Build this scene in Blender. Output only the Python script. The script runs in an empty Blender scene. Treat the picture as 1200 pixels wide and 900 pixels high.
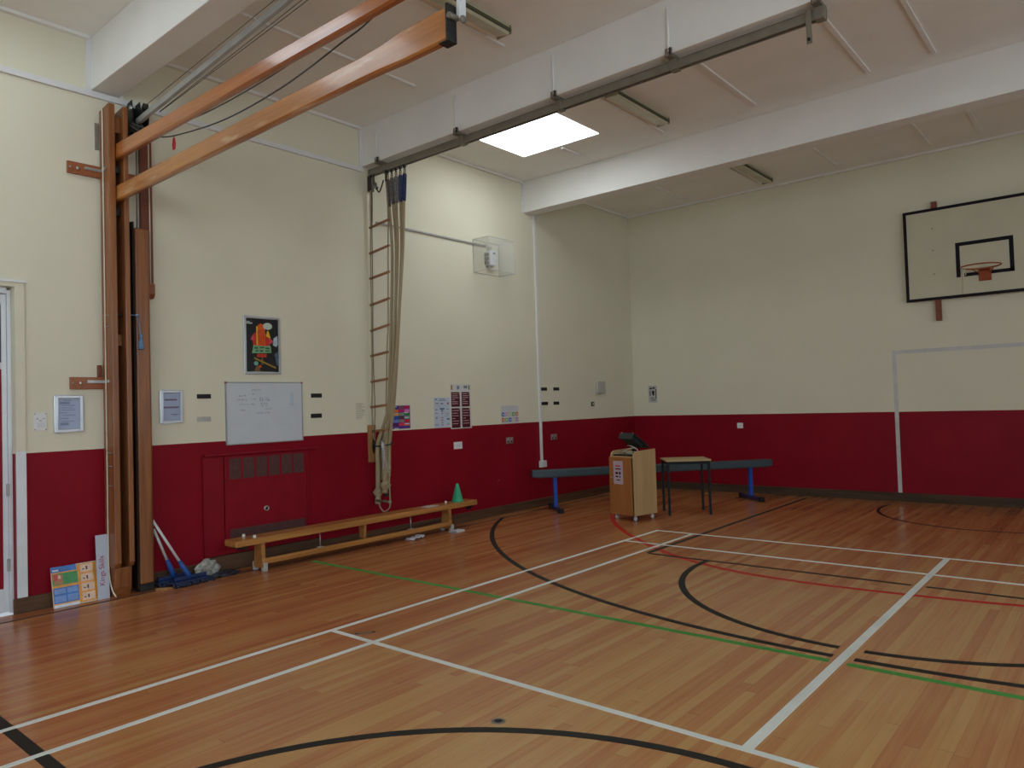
import bpy, bmesh, math, random
from mathutils import Vector, Matrix
random.seed(7)
C = bpy.context.scene.collection
PI = math.pi

# ------------------------------------------------------------------ materials
MATS = {}
def srgb(r, g, b):
    f = lambda c: (c/255/12.92) if c/255 <= 0.04045 else ((c/255+0.055)/1.055)**2.4
    return (f(r), f(g), f(b))
def nodes(name):
    m = bpy.data.materials.new(name); m.use_nodes = True
    nt = m.node_tree; return m, nt, nt.nodes['Principled BSDF']
def mat(name, col, rough=0.5, metal=0.0, var=0.10, scale=6.0, bump=0.0, spec=0.5, coat=0.0):
    """principled paint / plastic / metal with a little procedural mottling"""
    if name in MATS: return MATS[name]
    m, nt, p = nodes(name)
    tc = nt.nodes.new('ShaderNodeTexCoord'); nz = nt.nodes.new('ShaderNodeTexNoise')
    nz.inputs['Scale'].default_value = scale; nz.inputs['Detail'].default_value = 3
    nt.links.new(tc.outputs['Object'], nz.inputs['Vector'])
    rp = nt.nodes.new('ShaderNodeValToRGB'); rp.color_ramp.elements[0].position = .3; rp.color_ramp.elements[1].position = .7
    rp.color_ramp.elements[0].color = tuple(c*(1-var) for c in col)+(1,)
    rp.color_ramp.elements[1].color = tuple(min(1, c*(1+var)) for c in col)+(1,)
    nt.links.new(nz.outputs['Fac'], rp.inputs['Fac']); nt.links.new(rp.outputs['Color'], p.inputs['Base Color'])
    p.inputs['Roughness'].default_value = rough; p.inputs['Metallic'].default_value = metal
    p.inputs['Specular IOR Level'].default_value = spec; p.inputs['Coat Weight'].default_value = coat
    p.inputs['Coat Roughness'].default_value = .15
    if bump:
        n2 = nt.nodes.new('ShaderNodeTexNoise'); n2.inputs['Scale'].default_value = scale*12; n2.inputs['Detail'].default_value = 4
        nt.links.new(tc.outputs['Object'], n2.inputs['Vector'])
        b = nt.nodes.new('ShaderNodeBump'); b.inputs['Strength'].default_value = bump; b.inputs['Distance'].default_value = .01
        nt.links.new(n2.outputs['Fac'], b.inputs['Height']); nt.links.new(b.outputs['Normal'], p.inputs['Normal'])
    MATS[name] = m; return m
def wood(name, dark, light, axis='Z', rough=0.35, grain=26, coat=0.0, scuff=None):
    if name in MATS: return MATS[name]
    m, nt, p = nodes(name)
    tc = nt.nodes.new('ShaderNodeTexCoord'); mp = nt.nodes.new('ShaderNodeMapping')
    s = {'X': (1.2, grain, grain), 'Y': (grain, 1.2, grain), 'Z': (grain, grain, 1.2)}[axis]
    mp.inputs['Scale'].default_value = s
    nz = nt.nodes.new('ShaderNodeTexNoise'); nz.inputs['Scale'].default_value = 1.0; nz.inputs['Detail'].default_value = 5; nz.inputs['Distortion'].default_value = .4
    nt.links.new(tc.outputs['Object'], mp.inputs['Vector']); nt.links.new(mp.outputs['Vector'], nz.inputs['Vector'])
    rp = nt.nodes.new('ShaderNodeValToRGB'); rp.color_ramp.elements[0].position = .3; rp.color_ramp.elements[1].position = .72
    rp.color_ramp.elements[0].color = dark+(1,); rp.color_ramp.elements[1].color = light+(1,)
    nt.links.new(nz.outputs['Fac'], rp.inputs['Fac'])
    out = rp.outputs['Color']
    if scuff:                                     # pale worn patches rubbed through the varnish
        mp2 = nt.nodes.new('ShaderNodeMapping'); mp2.inputs['Scale'].default_value = (3.2, 40, 18) if axis == 'X' else (20, 20, 3)
        n3 = nt.nodes.new('ShaderNodeTexNoise'); n3.inputs['Scale'].default_value = 1; n3.inputs['Detail'].default_value = 6
        nt.links.new(tc.outputs['Object'], mp2.inputs['Vector']); nt.links.new(mp2.outputs['Vector'], n3.inputs['Vector'])
        r3 = nt.nodes.new('ShaderNodeValToRGB'); r3.color_ramp.elements[0].position = .57; r3.color_ramp.elements[1].position = .72
        r3.color_ramp.elements[0].color = (0, 0, 0, 1); r3.color_ramp.elements[1].color = (.6, .6, .6, 1)
        nt.links.new(n3.outputs['Fac'], r3.inputs['Fac'])
        mx = nt.nodes.new('ShaderNodeMix'); mx.data_type = 'RGBA'
        nt.links.new(r3.outputs['Color'], mx.inputs['Factor']); nt.links.new(out, mx.inputs['A']); mx.inputs['B'].default_value = scuff+(1,)
        out = mx.outputs['Result']
    nt.links.new(out, p.inputs['Base Color'])
    p.inputs['Roughness'].default_value = rough; p.inputs['Coat Weight'].default_value = coat; p.inputs['Coat Roughness'].default_value = .12
    b = nt.nodes.new('ShaderNodeBump'); b.inputs['Strength'].default_value = .08; b.inputs['Distance'].default_value = .004
    nt.links.new(nz.outputs['Fac'], b.inputs['Height']); nt.links.new(b.outputs['Normal'], p.inputs['Normal'])
    MATS[name] = m; return m
def emit(name, col, strength):
    if name in MATS: return MATS[name]
    m, nt, p = nodes(name)
    p.inputs['Base Color'].default_value = (.8, .8, .8, 1)
    p.inputs['Emission Color'].default_value = col+(1,); p.inputs['Emission Strength'].default_value = strength
    MATS[name] = m; return m
def clear(name, tint, gloss):
    m, nt, p = nodes(name); out = nt.nodes['Material Output']; nt.nodes.remove(p)
    t = nt.nodes.new('ShaderNodeBsdfTransparent'); t.inputs['Color'].default_value = tint+(1,)
    g = nt.nodes.new('ShaderNodeBsdfPrincipled'); g.inputs['Base Color'].default_value = (.88, .88, .87, 1); g.inputs['Roughness'].default_value = .12
    mx = nt.nodes.new('ShaderNodeMixShader'); mx.inputs['Fac'].default_value = gloss
    nt.links.new(t.outputs[0], mx.inputs[1]); nt.links.new(g.outputs[0], mx.inputs[2]); nt.links.new(mx.outputs[0], out.inputs['Surface'])
    MATS[name] = m; return m
def rope_mat(name, col, dark, freq=70):
    m, nt, p = nodes(name)
    tc = nt.nodes.new('ShaderNodeTexCoord'); w = nt.nodes.new('ShaderNodeTexWave'); w.bands_direction = 'DIAGONAL'
    w.inputs['Scale'].default_value = freq; w.inputs['Distortion'].default_value = 1.5
    nt.links.new(tc.outputs['Object'], w.inputs['Vector'])
    rp = nt.nodes.new('ShaderNodeValToRGB'); rp.color_ramp.elements[0].color = dark+(1,); rp.color_ramp.elements[1].color = col+(1,)
    nt.links.new(w.outputs['Fac'], rp.inputs['Fac']); nt.links.new(rp.outputs['Color'], p.inputs['Base Color'])
    b = nt.nodes.new('ShaderNodeBump'); b.inputs['Strength'].default_value = .4; b.inputs['Distance'].default_value = .006
    nt.links.new(w.outputs['Fac'], b.inputs['Height']); nt.links.new(b.outputs['Normal'], p.inputs['Normal'])
    p.inputs['Roughness'].default_value = .85
    MATS[name] = m; return m

CREAM = (.72, .70, .56); RED = (.235, .0055, .0160); DADO = 1.2936
def wall_material():
    m, nt, p = nodes('wall paint'); tc = nt.nodes.new('ShaderNodeTexCoord')
    sp = nt.nodes.new('ShaderNodeSeparateXYZ'); nt.links.new(tc.outputs['Object'], sp.inputs[0])
    nz = nt.nodes.new('ShaderNodeTexNoise'); nz.inputs['Scale'].default_value = 1.3; nz.inputs['Detail'].default_value = 5
    nt.links.new(tc.outputs['Object'], nz.inputs['Vector'])
    ns = nt.nodes.new('ShaderNodeTexNoise'); ns.inputs['Scale'].default_value = 55; ns.inputs['Detail'].default_value = 3
    nt.links.new(tc.outputs['Object'], ns.inputs['Vector'])
    wob = nt.nodes.new('ShaderNodeMath'); wob.operation = 'MULTIPLY_ADD'; wob.inputs[1].default_value = .006
    nt.links.new(nz.outputs['Fac'], wob.inputs[0]); nt.links.new(sp.outputs['Z'], wob.inputs[2])
    gt = nt.nodes.new('ShaderNodeMath'); gt.operation = 'GREATER_THAN'; gt.inputs[1].default_value = DADO+.003
    nt.links.new(wob.outputs[0], gt.inputs[0])
    def ramp(c, v):
        r = nt.nodes.new('ShaderNodeValToRGB'); r.color_ramp.elements[0].position = .3; r.color_ramp.elements[1].position = .7
        r.color_ramp.elements[0].color = tuple(x*(1-v) for x in c)+(1,); r.color_ramp.elements[1].color = tuple(x*(1+v) for x in c)+(1,)
        nt.links.new(nz.outputs['Fac'], r.inputs['Fac']); return r
    a = ramp(RED, .10); b = ramp(CREAM, .025)
    mx = nt.nodes.new('ShaderNodeMix'); mx.data_type = 'RGBA'
    nt.links.new(gt.outputs[0], mx.inputs['Factor']); nt.links.new(a.outputs[0], mx.inputs['A']); nt.links.new(b.outputs[0], mx.inputs['B'])
    # tiny pale chips knocked in the red paint
    vo = nt.nodes.new('ShaderNodeTexVoronoi'); vo.inputs['Scale'].default_value = 2.2; nt.links.new(tc.outputs['Object'], vo.inputs['Vector'])
    lt = nt.nodes.new('ShaderNodeMath'); lt.operation = 'LESS_THAN'; lt.inputs[1].default_value = .018; nt.links.new(vo.outputs['Distance'], lt.inputs[0])
    inv = nt.nodes.new('ShaderNodeMath'); inv.operation = 'SUBTRACT'; inv.inputs[0].default_value = 1; nt.links.new(gt.outputs[0], inv.inputs[1])
    ch = nt.nodes.new('ShaderNodeMath'); ch.operation = 'MULTIPLY'; nt.links.new(lt.outputs[0], ch.inputs[0]); nt.links.new(inv.outputs[0], ch.inputs[1])
    m2 = nt.nodes.new('ShaderNodeMix'); m2.data_type = 'RGBA'; m2.inputs['B'].default_value = (.35, .22, .2, 1)
    nt.links.new(ch.outputs[0], m2.inputs['Factor']); nt.links.new(mx.outputs['Result'], m2.inputs['A'])
    nt.links.new(m2.outputs['Result'], p.inputs['Base Color'])
    rr = nt.nodes.new('ShaderNodeMapRange'); rr.inputs['To Min'].default_value = .42; rr.inputs['To Max'].default_value = .6
    p.inputs['Specular IOR Level'].default_value = .12; nt.links.new(gt.outputs[0], rr.inputs['Value']); nt.links.new(rr.outputs[0], p.inputs['Roughness'])
    bp = nt.nodes.new('ShaderNodeBump'); bp.inputs['Strength'].default_value = .12; bp.inputs['Distance'].default_value = .004
    nt.links.new(ns.outputs['Fac'], bp.inputs['Height']); nt.links.new(bp.outputs['Normal'], p.inputs['Normal'])
    return m
def floor_material():
    m, nt, p = nodes('hardwood strip floor'); N = nt.nodes; L = nt.links
    tc = N.new('ShaderNodeTexCoord'); sp = N.new('ShaderNodeSeparateXYZ'); L.new(tc.outputs['Object'], sp.inputs[0])
    def math_(op, a, b=None, c=None):
        n = N.new('ShaderNodeMath'); n.operation = op
        for k, v in enumerate((a, b, c)):
            if v is None: continue
            if hasattr(v, 'is_output'): L.new(v, n.inputs[k])
            else: n.inputs[k].default_value = v
        return n.outputs[0]
    xs = math_('DIVIDE', sp.outputs['X'], .062); xi = math_('FLOOR', xs); xf = math_('FRACT', xs)
    wn = N.new('ShaderNodeTexWhiteNoise'); wn.noise_dimensions = '1D'; L.new(xi, wn.inputs['W'])
    yo = math_('MULTIPLY_ADD', wn.outputs['Value'], 3.7, sp.outputs['Y']); ys = math_('DIVIDE', yo, 2.6); yi = math_('FLOOR', ys); yf = math_('FRACT', ys)
    cb = N.new('ShaderNodeCombineXYZ'); L.new(xi, cb.inputs[0]); L.new(yi, cb.inputs[1])
    w2 = N.new('ShaderNodeTexWhiteNoise'); w2.noise_dimensions = '2D'; L.new(cb.outputs[0], w2.inputs['Vector'])
    mp = N.new('ShaderNodeMapping'); mp.inputs['Scale'].default_value = (38, 1.5, 1); L.new(tc.outputs['Object'], mp.inputs['Vector'])
    nz = N.new('ShaderNodeTexNoise'); nz.inputs['Scale'].default_value = 1; nz.inputs['Detail'].default_value = 5; L.new(mp.outputs['Vector'], nz.inputs['Vector'])
    big = N.new('ShaderNodeTexNoise'); big.inputs['Scale'].default_value = .9; big.inputs['Detail'].default_value = 3; L.new(tc.outputs['Object'], big.inputs['Vector'])
    edge = N.new('ShaderNodeMapRange'); edge.inputs['From Min'].default_value = .6; edge.inputs['From Max'].default_value = 4.6; L.new(sp.outputs['X'], edge.inputs['Value'])
    edgy = N.new('ShaderNodeMapRange'); edgy.inputs['From Min'].default_value = -1.5; edgy.inputs['From Max'].default_value = -7.5; L.new(sp.outputs['Y'], edgy.inputs['Value'])
    wear = math_('MULTIPLY', edge.outputs[0], edgy.outputs[0])
    f = math_('MULTIPLY_ADD', w2.outputs['Value'], .30, math_('MULTIPLY', nz.outputs['Fac'], .5)); f = math_('MULTIPLY_ADD', big.outputs['Fac'], .3, math_('MULTIPLY_ADD', wear, .24, math_('SUBTRACT', f, .225)))
    rp = N.new('ShaderNodeValToRGB'); cr = rp.color_ramp
    cr.elements[0].position = .05; cr.elements[0].color = (.31, .090, .034, 1)
    cr.elements[1].position = .95; cr.elements[1].color = (.58, .355, .140, 1)
    e = cr.elements.new(.42); e.color = (.47, .190, .071, 1)
    e = cr.elements.new(.65); e.color = (.525, .285, .104, 1)
    L.new(f, rp.inputs['Fac'])
    g1 = math_('LESS_THAN', xf, .02); g2 = math_('LESS_THAN', yf, .0018); g = math_('MAXIMUM', g1, g2)
    mx = N.new('ShaderNodeMix'); mx.data_type = 'RGBA'; L.new(math_('MULTIPLY', g, .45), mx.inputs['Factor']); L.new(rp.outputs['Color'], mx.inputs['A']); mx.inputs['B'].default_value = (.09, .04, .02, 1)
    L.new(mx.outputs['Result'], p.inputs['Base Color'])
    L.new(math_('MULTIPLY_ADD', big.outputs['Fac'], .10, .20), p.inputs['Roughness'])
    p.inputs['Specular IOR Level'].default_value = .5
    b = N.new('ShaderNodeBump'); b.inputs['Strength'].default_value = .05; b.inputs['Distance'].default_value = .003; L.new(nz.outputs['Fac'], b.inputs['Height']); L.new(b.outputs['Normal'], p.inputs['Normal'])
    return m

M_WALL = wall_material(); M_FLOOR = floor_material()
M_CEIL = mat('ceiling board paint', (.84, .85, .82), .8, var=.03, scale=2)
M_BEAM = mat('white beam paint', (.78, .79, .77), .55, var=.03, scale=2)
M_TRUNK = mat('white trunking', (.72, .73, .74), .45, var=.02)
M_CREAMP = mat('cream gloss paint', (.69, .665, .52), .4, var=.03)
M_WHITEP = mat('white gloss paint', (.70, .74, .78), .35, var=.05)
M_SKIRT = wood('dark skirting wood', (.050, .022, .010), (.125, .060, .026), 'Y', .7)
M_SKIRTX = wood('dark skirting wood across', (.036, .019, .009), (.085, .047, .021), 'X', .75)
M_POST = wood('varnished pine upright', (.17, .054, .014), (.33, .120, .033), 'Z', .38, coat=.12)
M_POSTD = wood('dark reddish upright', (.13, .030, .014), (.22, .060, .025), 'Z', .4)
M_BAR = wood('varnished gym beam', (.31, .095, .022), (.48, .17, .044), 'X', .26, coat=.5)
M_BARW = wood('worn varnished gym beam', (.33, .12, .028), (.52, .22, .058), 'X', .30, coat=.4, scuff=(.62, .47, .30))
M_BRKT = wood('bracket timber', (.22, .060, .020), (.36, .115, .038), 'Y', .4)
M_BENCH = wood('bench pine', (.33, .135, .032), (.52, .25, .072), 'Y', .32, coat=.3)
M_CLEAT = wood('cleat pine', (.30, .14, .05), (.45, .23, .085), 'Z', .45)
M_STEEL = mat('grey painted steel', (.20, .185, .145), .45, .2, .12, 8)
M_GALV = mat('galvanised steel', (.42, .43, .42), .35, .8, .1, 10)
M_IRON = mat('dark iron', (.030, .033, .030), .5, .6, .3, 20)
M_BLACK = mat('black plastic', (.010, .010, .011), .5, spec=.25)
M_RUBBER = mat('grey rubber', (.42, .41, .38), .7)
M_CORD = mat('white cord', (.70, .66, .55), .8)
M_CABLE = mat('grey steel cable', (.10, .12, .13), .5, .4)
M_ROPE = rope_mat('hemp rope', (.52, .43, .27), (.26, .20, .11))
M_LADROPE = rope_mat('ladder rope', (.44, .38, .28), (.24, .19, .12), 110)
M_RUNG = mat('rung wood', (.28, .125, .055), .5, var=.2, scale=14)
M_PAPER = mat('white paper', (.62, .65, .70), .6, var=.03)
M_INK = mat('grey ink', (.26, .28, .33), .6)
M_LINEW = mat('white court tape', (.74, .78, .75), .5, var=.06, scale=4, spec=.3)
M_LINEB = mat('black court tape', (.024, .022, .019), .6, var=.15, scale=4, spec=.18)
M_LINEG = mat('green court tape', (.075, .30, .060), .6, var=.1, spec=.2)
M_LINER = mat('red court tape', (.50, .026, .020), .6, var=.1, spec=.2)
M_REDP = mat('red gloss paint', (.235, .0060, .0170), .38, var=.08, spec=.2)
M_GRILLE = mat('brown grille', (.085, .030, .028), .6, var=.2, scale=30)

# ------------------------------------------------------------------ mesh builder
ML = Matrix(((0, 0, 1, 0), (1, 0, 0, 0), (0, 1, 0, 0), (0, 0, 0, 1)))      # (along wall, up, out) -> left wall
MF = Matrix(((1, 0, 0, 0), (0, 0, -1, 0), (0, 1, 0, 0), (0, 0, 0, 1)))     # (along wall, up, out) -> far wall
class MB:
    def __init__(s, M=None): s.bm = bmesh.new(); s.M = M or Matrix.Identity(4); s.mats = []
    def mi(s, m):
        if m is None: return 0
        if m not in s.mats: s.mats.append(m)
        return s.mats.index(m)
    def poly(s, verts, faces, m=None, smooth=False):
        vs = [s.bm.verts.new(s.M @ Vector(v)) for v in verts]; k = s.mi(m)
        for f in faces:
            try:
                fc = s.bm.faces.new([vs[i] for i in f]); fc.material_index = k; fc.smooth = smooth
            except ValueError: pass
        return s
    def box(s, a0, a1, b0, b1, c0, c1, m=None):
        v = [(a, b, c) for a in (a0, a1) for b in (b0, b1) for c in (c0, c1)]
        return s.poly(v, [(0, 1, 3, 2), (4, 6, 7, 5), (0, 4, 5, 1), (2, 3, 7, 6), (0, 2, 6, 4), (1, 5, 7, 3)], m)
    def prism(s, pts, c0, c1, m=None, axis=2):
        """extrude a 2d outline between c0 and c1 along an axis (the outline fills the other two in order)"""
        n = len(pts)
        def P(p, c):
            return {2: (p[0], p[1], c), 1: (p[0], c, p[1]), 0: (c, p[0], p[1])}[axis]
        v = [P(p, c0) for p in pts]+[P(p, c1) for p in pts]
        f = [tuple(range(n-1, -1, -1)), tuple(range(n, 2*n))]+[(i, (i+1) % n, n+(i+1) % n, n+i) for i in range(n)]
        return s.poly(v, f, m)
    def tube(s, pts, r, m=None, n=8, cap=True):
        pts = [Vector(p) for p in pts]; rings = []; K = len(pts); up = None
        for i, p in enumerate(pts):
            t = (pts[min(i+1, K-1)]-pts[max(i-1, 0)]).normalized()
            if up is None: up = Vector((0, 0, 1)) if abs(t.z) < .9 else Vector((1, 0, 0))
            a = t.cross(up)
            if a.length < 1e-5: a = t.cross(Vector((0, 1, 0)))
            a.normalize(); b = a.cross(t).normalized(); up = b
            rr = r[i] if isinstance(r, (list, tuple)) else r
            rings.append([p+rr*(math.cos(2*PI*k/n)*a+math.sin(2*PI*k/n)*b) for k in range(n)])
        v = [q for g in rings for q in g]; f = []
        for i in range(K-1):
            for k in range(n): f.append((i*n+k, i*n+(k+1) % n, (i+1)*n+(k+1) % n, (i+1)*n+k))
        s.poly(v, f, m, True)
        if cap:
            s.poly(rings[0], [tuple(range(n-1, -1, -1))], m); s.poly(rings[-1], [tuple(range(n))], m)
        return s
    def lathe(s, prof, c=(0, 0, 0), ax='Z', m=None, n=20):
        v = []; f = []
        for (r, h) in prof:
            for k in range(n):
                a = 2*PI*k/n; x, y = r*math.cos(a), r*math.sin(a)
                q = {'Z': (x, y, h), 'Y': (x, h, y), 'X': (h, x, y)}[ax]
                v.append((q[0]+c[0], q[1]+c[1], q[2]+c[2]))
        for i in range(len(prof)-1):
            for k in range(n): f.append((i*n+k, i*n+(k+1) % n, (i+1)*n+(k+1) % n, (i+1)*n+k))
        return s.poly(v, f, m, True)
    def text(s, txt, size, loc, m=None, rot=0.0, depth=.0008, align='CENTER'):
        cu = bpy.data.curves.new('t', 'FONT'); cu.body = txt; cu.size = size; cu.align_x = align; cu.align_y = 'CENTER'; cu.extrude = depth
        ob = bpy.data.objects.new('t', cu); C.objects.link(ob)
        bpy.context.view_layer.update()
        me = bpy.data.meshes.new_from_object(ob.evaluated_get(bpy.context.evaluated_depsgraph_get()))
        T = Matrix.Translation(loc) @ Matrix.Rotation(rot, 4, 'Z')
        s.poly([T @ v.co for v in me.vertices], [tuple(p.vertices) for p in me.polygons], m)
        bpy.data.objects.remove(ob); bpy.data.curves.remove(cu); bpy.data.meshes.remove(me)
        return s
    def build(s, name, m=None, parent=None, bevel=0.0, loc=None, weld=True):
        if weld: bmesh.ops.remove_doubles(s.bm, verts=s.bm.verts, dist=1e-6)
        bmesh.ops.recalc_face_normals(s.bm, faces=s.bm.faces)
        me = bpy.data.meshes.new(name); s.bm.to_mesh(me); s.bm.free()
        for x in (s.mats if s.mats else [m]): me.materials.append(x)
        o = bpy.data.objects.new(name, me); C.objects.link(o)
        if parent: o.parent = parent
        if loc: o.location = loc
        if bevel:
            b = o.modifiers.new('edge', 'BEVEL'); b.width = bevel; b.segments = 2; b.limit_method = 'ANGLE'; b.angle_limit = .7
        return o
def tag(o, label=None, cat=None, group=None, kind=None):
    if label: o['label'] = label
    if cat: o['category'] = cat
    if group: o['group'] = group
    if kind: o['kind'] = kind
    return o
def thing(name, label, cat, loc=(0, 0, 0), rz=0.0, group=None):
    o = bpy.data.objects.new(name, None); C.objects.link(o); o.location = loc; o.rotation_euler = (0, 0, rz); o.empty_display_size = .1
    return tag(o, label, cat, group)
def struct(o, label=None): return tag(o, label, None, None, 'structure')
def dup(root, loc, label=None, rz=None):
    r = root.copy(); C.objects.link(r); r.location = loc
    if rz is not None: r.rotation_euler = (0, 0, rz)
    if label: r['label'] = label
    for ch in list(root.children):
        c = ch.copy(); C.objects.link(c); c.parent = r
        for g in list(ch.children):
            d = g.copy(); C.objects.link(d); d.parent = c
    return r
def spline(pts, n=8):
    """Catmull-Rom through points"""
    P = [Vector(p) for p in pts]; P = [2*P[0]-P[1]]+P+[2*P[-1]-P[-2]]; out = []
    for i in range(1, len(P)-2):
        for k in range(n):
            t = k/n; a, b, c, d = P[i-1:i+3]
            out.append(.5*((2*b)+(c-a)*t+(2*a-5*b+4*c-d)*t*t+(3*b-a-3*c+d)*t**3))
    out.append(P[-2]); return out

# ------------------------------------------------------------------ room shell
W, D, H = 11.1, 21.1, 4.962
DY0, DY1, DH = -10.95, -9.77, 2.665                        # door opening in the left wall
b = MB(); b.box(0, W, -D, 0, -.15, 0); floor = struct(b.build('floor', M_FLOOR), 'polished hardwood strip sports floor with coloured court lines')
b = MB(ML)
b.box(-D-.3, DY0, 0, H+.3, -.3, 0); b.box(DY1, .3, 0, H+.3, -.3, 0); b.box(DY0, DY1, DH, H+.3, -.3, 0)
struct(b.build('wall_left', M_WALL), 'long side wall painted cream above dark red')
b = MB(); b.box(0, W, 0, .3, 0, H+.3); wall_far = struct(b.build('wall_back', M_WALL), 'far end wall painted cream above dark red')
WIN = [(-5.7, -3.4), (-8.8, -6.45), (-12.0, -9.7), (-15.1, -12.75), (-18.15, -15.8), (-20.9, -18.85)]
WZ0, WZ1 = 1.0, 4.25
b = MB()
b.box(W, W+.3, -D, .3, 0, WZ0); b.box(W, W+.3, -D, .3, WZ1, H+.3)
ys = [-D]+[v for w in sorted(WIN) for v in w]+[.3]
for i in range(0, len(ys), 2): b.box(W, W+.3, ys[i], ys[i+1], WZ0, WZ1)
struct(b.build('wall_right', M_WALL))
BW = [(1.0, 3.4), (4.3, 6.8), (7.7, 10.1)]
b = MB(); b.box(0, W, -D-.3, -D, 0, WZ0); b.box(0, W, -D-.3, -D, WZ1, H+.3)
xs = [0]+[v for w in BW for v in w]+[W]
for i in range(0, len(xs), 2): b.box(xs[i], xs[i+1], -D-.3, -D, WZ0, WZ1)
struct(b.build('wall_front', M_WALL))
# ceiling with the skylight opening
SX0, SX1, SY0, SY1 = .752, 1.976, -4.895, -3.945
b = MB()
SKY = [(SY0, SY1), (-11.1, -10.15)]
ys = [-D]+[v for q in sorted(SKY) for v in q]+[0]
for i in range(0, len(ys), 2): b.box(0, W, ys[i], ys[i+1], H, H+.3)
for (a, c) in SKY: b.box(0, SX0, a, c, H, H+.3); b.box(SX1, W, a, c, H, H+.3)
ceiling = struct(b.build('ceiling', M_CEIL), 'flat panelled ceiling between white beams')
BEAMS = [-3.06, -6.15, -9.16, -12.25, -15.3, -18.35]; BT = [.24, .26, .235, .25, .25, .25]
for i, (y, t) in enumerate(zip(BEAMS, BT)):
    b = MB(); b.box(0, W, y, y+t, 4.49, H)
    struct(b.build('trim_%d' % (i+1), M_BEAM, bevel=.006), 'deep white beam crossing the ceiling')
# joint strips under the ceiling boards
edges = [0]+[v for y, t in zip(BEAMS, BT) for v in (y+t, y)]
for k in range(4):
    hi, lo = edges[2*k], edges[2*k+1]
    for x in (1.345, 2.585, 3.785, 5.005, 5.615, 7.4, 8.6, 9.8):
        if k == 1 and x == 1.345: rng = [(lo+.25, SY0-.08), (SY1+.08, hi-.3)]
        else: rng = [(lo+.25, hi-.35)]
        for (a, c) in rng:
            b = MB(); b.box(x-.02, x+.02, a, c, H-.020, H); b.build('cover_strip', M_BEAM, ceiling)
    b = MB(); b.box(0, .045, lo+.02, hi-.02, H-.03, H); b.build('cornice_strip', M_BEAM, ceiling)
b = MB(); b.box(0.05, W, -.05, 0, H-.03, H); b.build('cornice_strip', M_BEAM, ceiling)
# skylight: timber upstand and a lit opal pane
M_SKY = emit('daylit opal pane', (.93, .985, 1.0), 7.0); M_SKY2 = emit('daylit dimmer opal pane', (.88, .98, 1.04), 4.6)  # unseen second skylight glows weaker to suit the wall tone
nwin = 1
for (a, c) in SKY:
    wn = struct(MB().box(SX0, SX0+.03, a, c, H+.001, H+.3).box(SX1-.03, SX1, a, c, H+.001, H+.3).box(SX0+.03, SX1-.03, a, a+.03, H+.001, H+.3).box(SX0+.03, SX1-.03, c-.03, c, H+.001, H+.3).build('window_%d' % nwin, M_BEAM), 'bright white square skylight in the ceiling' if nwin == 1 else None); nwin += 1
    MB().box(SX0+.004, SX1-.004, a+.004, c-.004, H-.004, H+.0008).build('pane', M_SKY if a > -9 else M_SKY2, wn)
# lit frosted windows in the unseen walls; the two far bays added as fill
M_LIT = emit('daylit frosted glass', (.78, .95, 1.07), 3.5); M_LITF = emit('fill window glow', (.84, .97, 1.04), 1.8)
for (a, c) in WIN:
    f = MB()
    for (p, q, r, s) in [(a, a+.06, WZ0, WZ1), (c-.06, c, WZ0, WZ1), ((a+c)/2-.03, (a+c)/2+.03, WZ0, WZ1), (a, c, WZ0, WZ0+.06), (a, c, WZ1-.06, WZ1), (a, c, 3.5, 3.55)]:
        f.box(W+.08, W+.16, p, q, r, s)
    o = struct(f.build('window_%d' % nwin, M_WHITEP)); nwin += 1
    MB().box(W+.115, W+.125, a, c, WZ0, WZ1).build('pane', M_LIT if a < -9 else M_LITF, o)
M_LIT2 = emit('daylit frosted glass rear', (.78, .95, 1.07), 2.8)
for (a, c) in BW:
    f = MB()
    for (p, q, r, s) in [(a, a+.06, WZ0, WZ1), (c-.06, c, WZ0, WZ1), ((a+c)/2-.03, (a+c)/2+.03, WZ0, WZ1), (a, c, WZ0, WZ0+.06), (a, c, WZ1-.06, WZ1), (a, c, 3.5, 3.55)]:
        f.box(p, q, -D-.16, -D-.08, r, s)
    o = struct(f.build('window_%d' % nwin, M_WHITEP)); nwin += 1
    MB().box(a, c, -D-.125, -D-.115, WZ0, WZ1).build('pane', M_LIT2, o)
# skirtings
b = MB(); b.box(0, .03, -9.80, -8.22, 0, .122); b.box(0, .028, -6.86, 0, 0, .125); b.box(0, .028, -8.22, -6.86, 0, .16)
struct(b.build('baseboard_left', M_SKIRT, bevel=.004))
b = MB(); b.box(.028, W, -.028, 0, 0, .125); struct(b.build('baseboard_back', M_SKIRTX, bevel=.004))
# floor edge: lighter border board and the dark joint along the left wall
b = MB(); b.box(.205, .228, -D+1, -.23, 0, .0016); b.build('expansion_joint', M_LINEB, floor)
b = MB(); b.box(.205, W, -.245, -.225, 0, .0016); b.build('expansion_joint', mat('brown joint', (.06, .025, .012), .6), floor)
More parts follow.
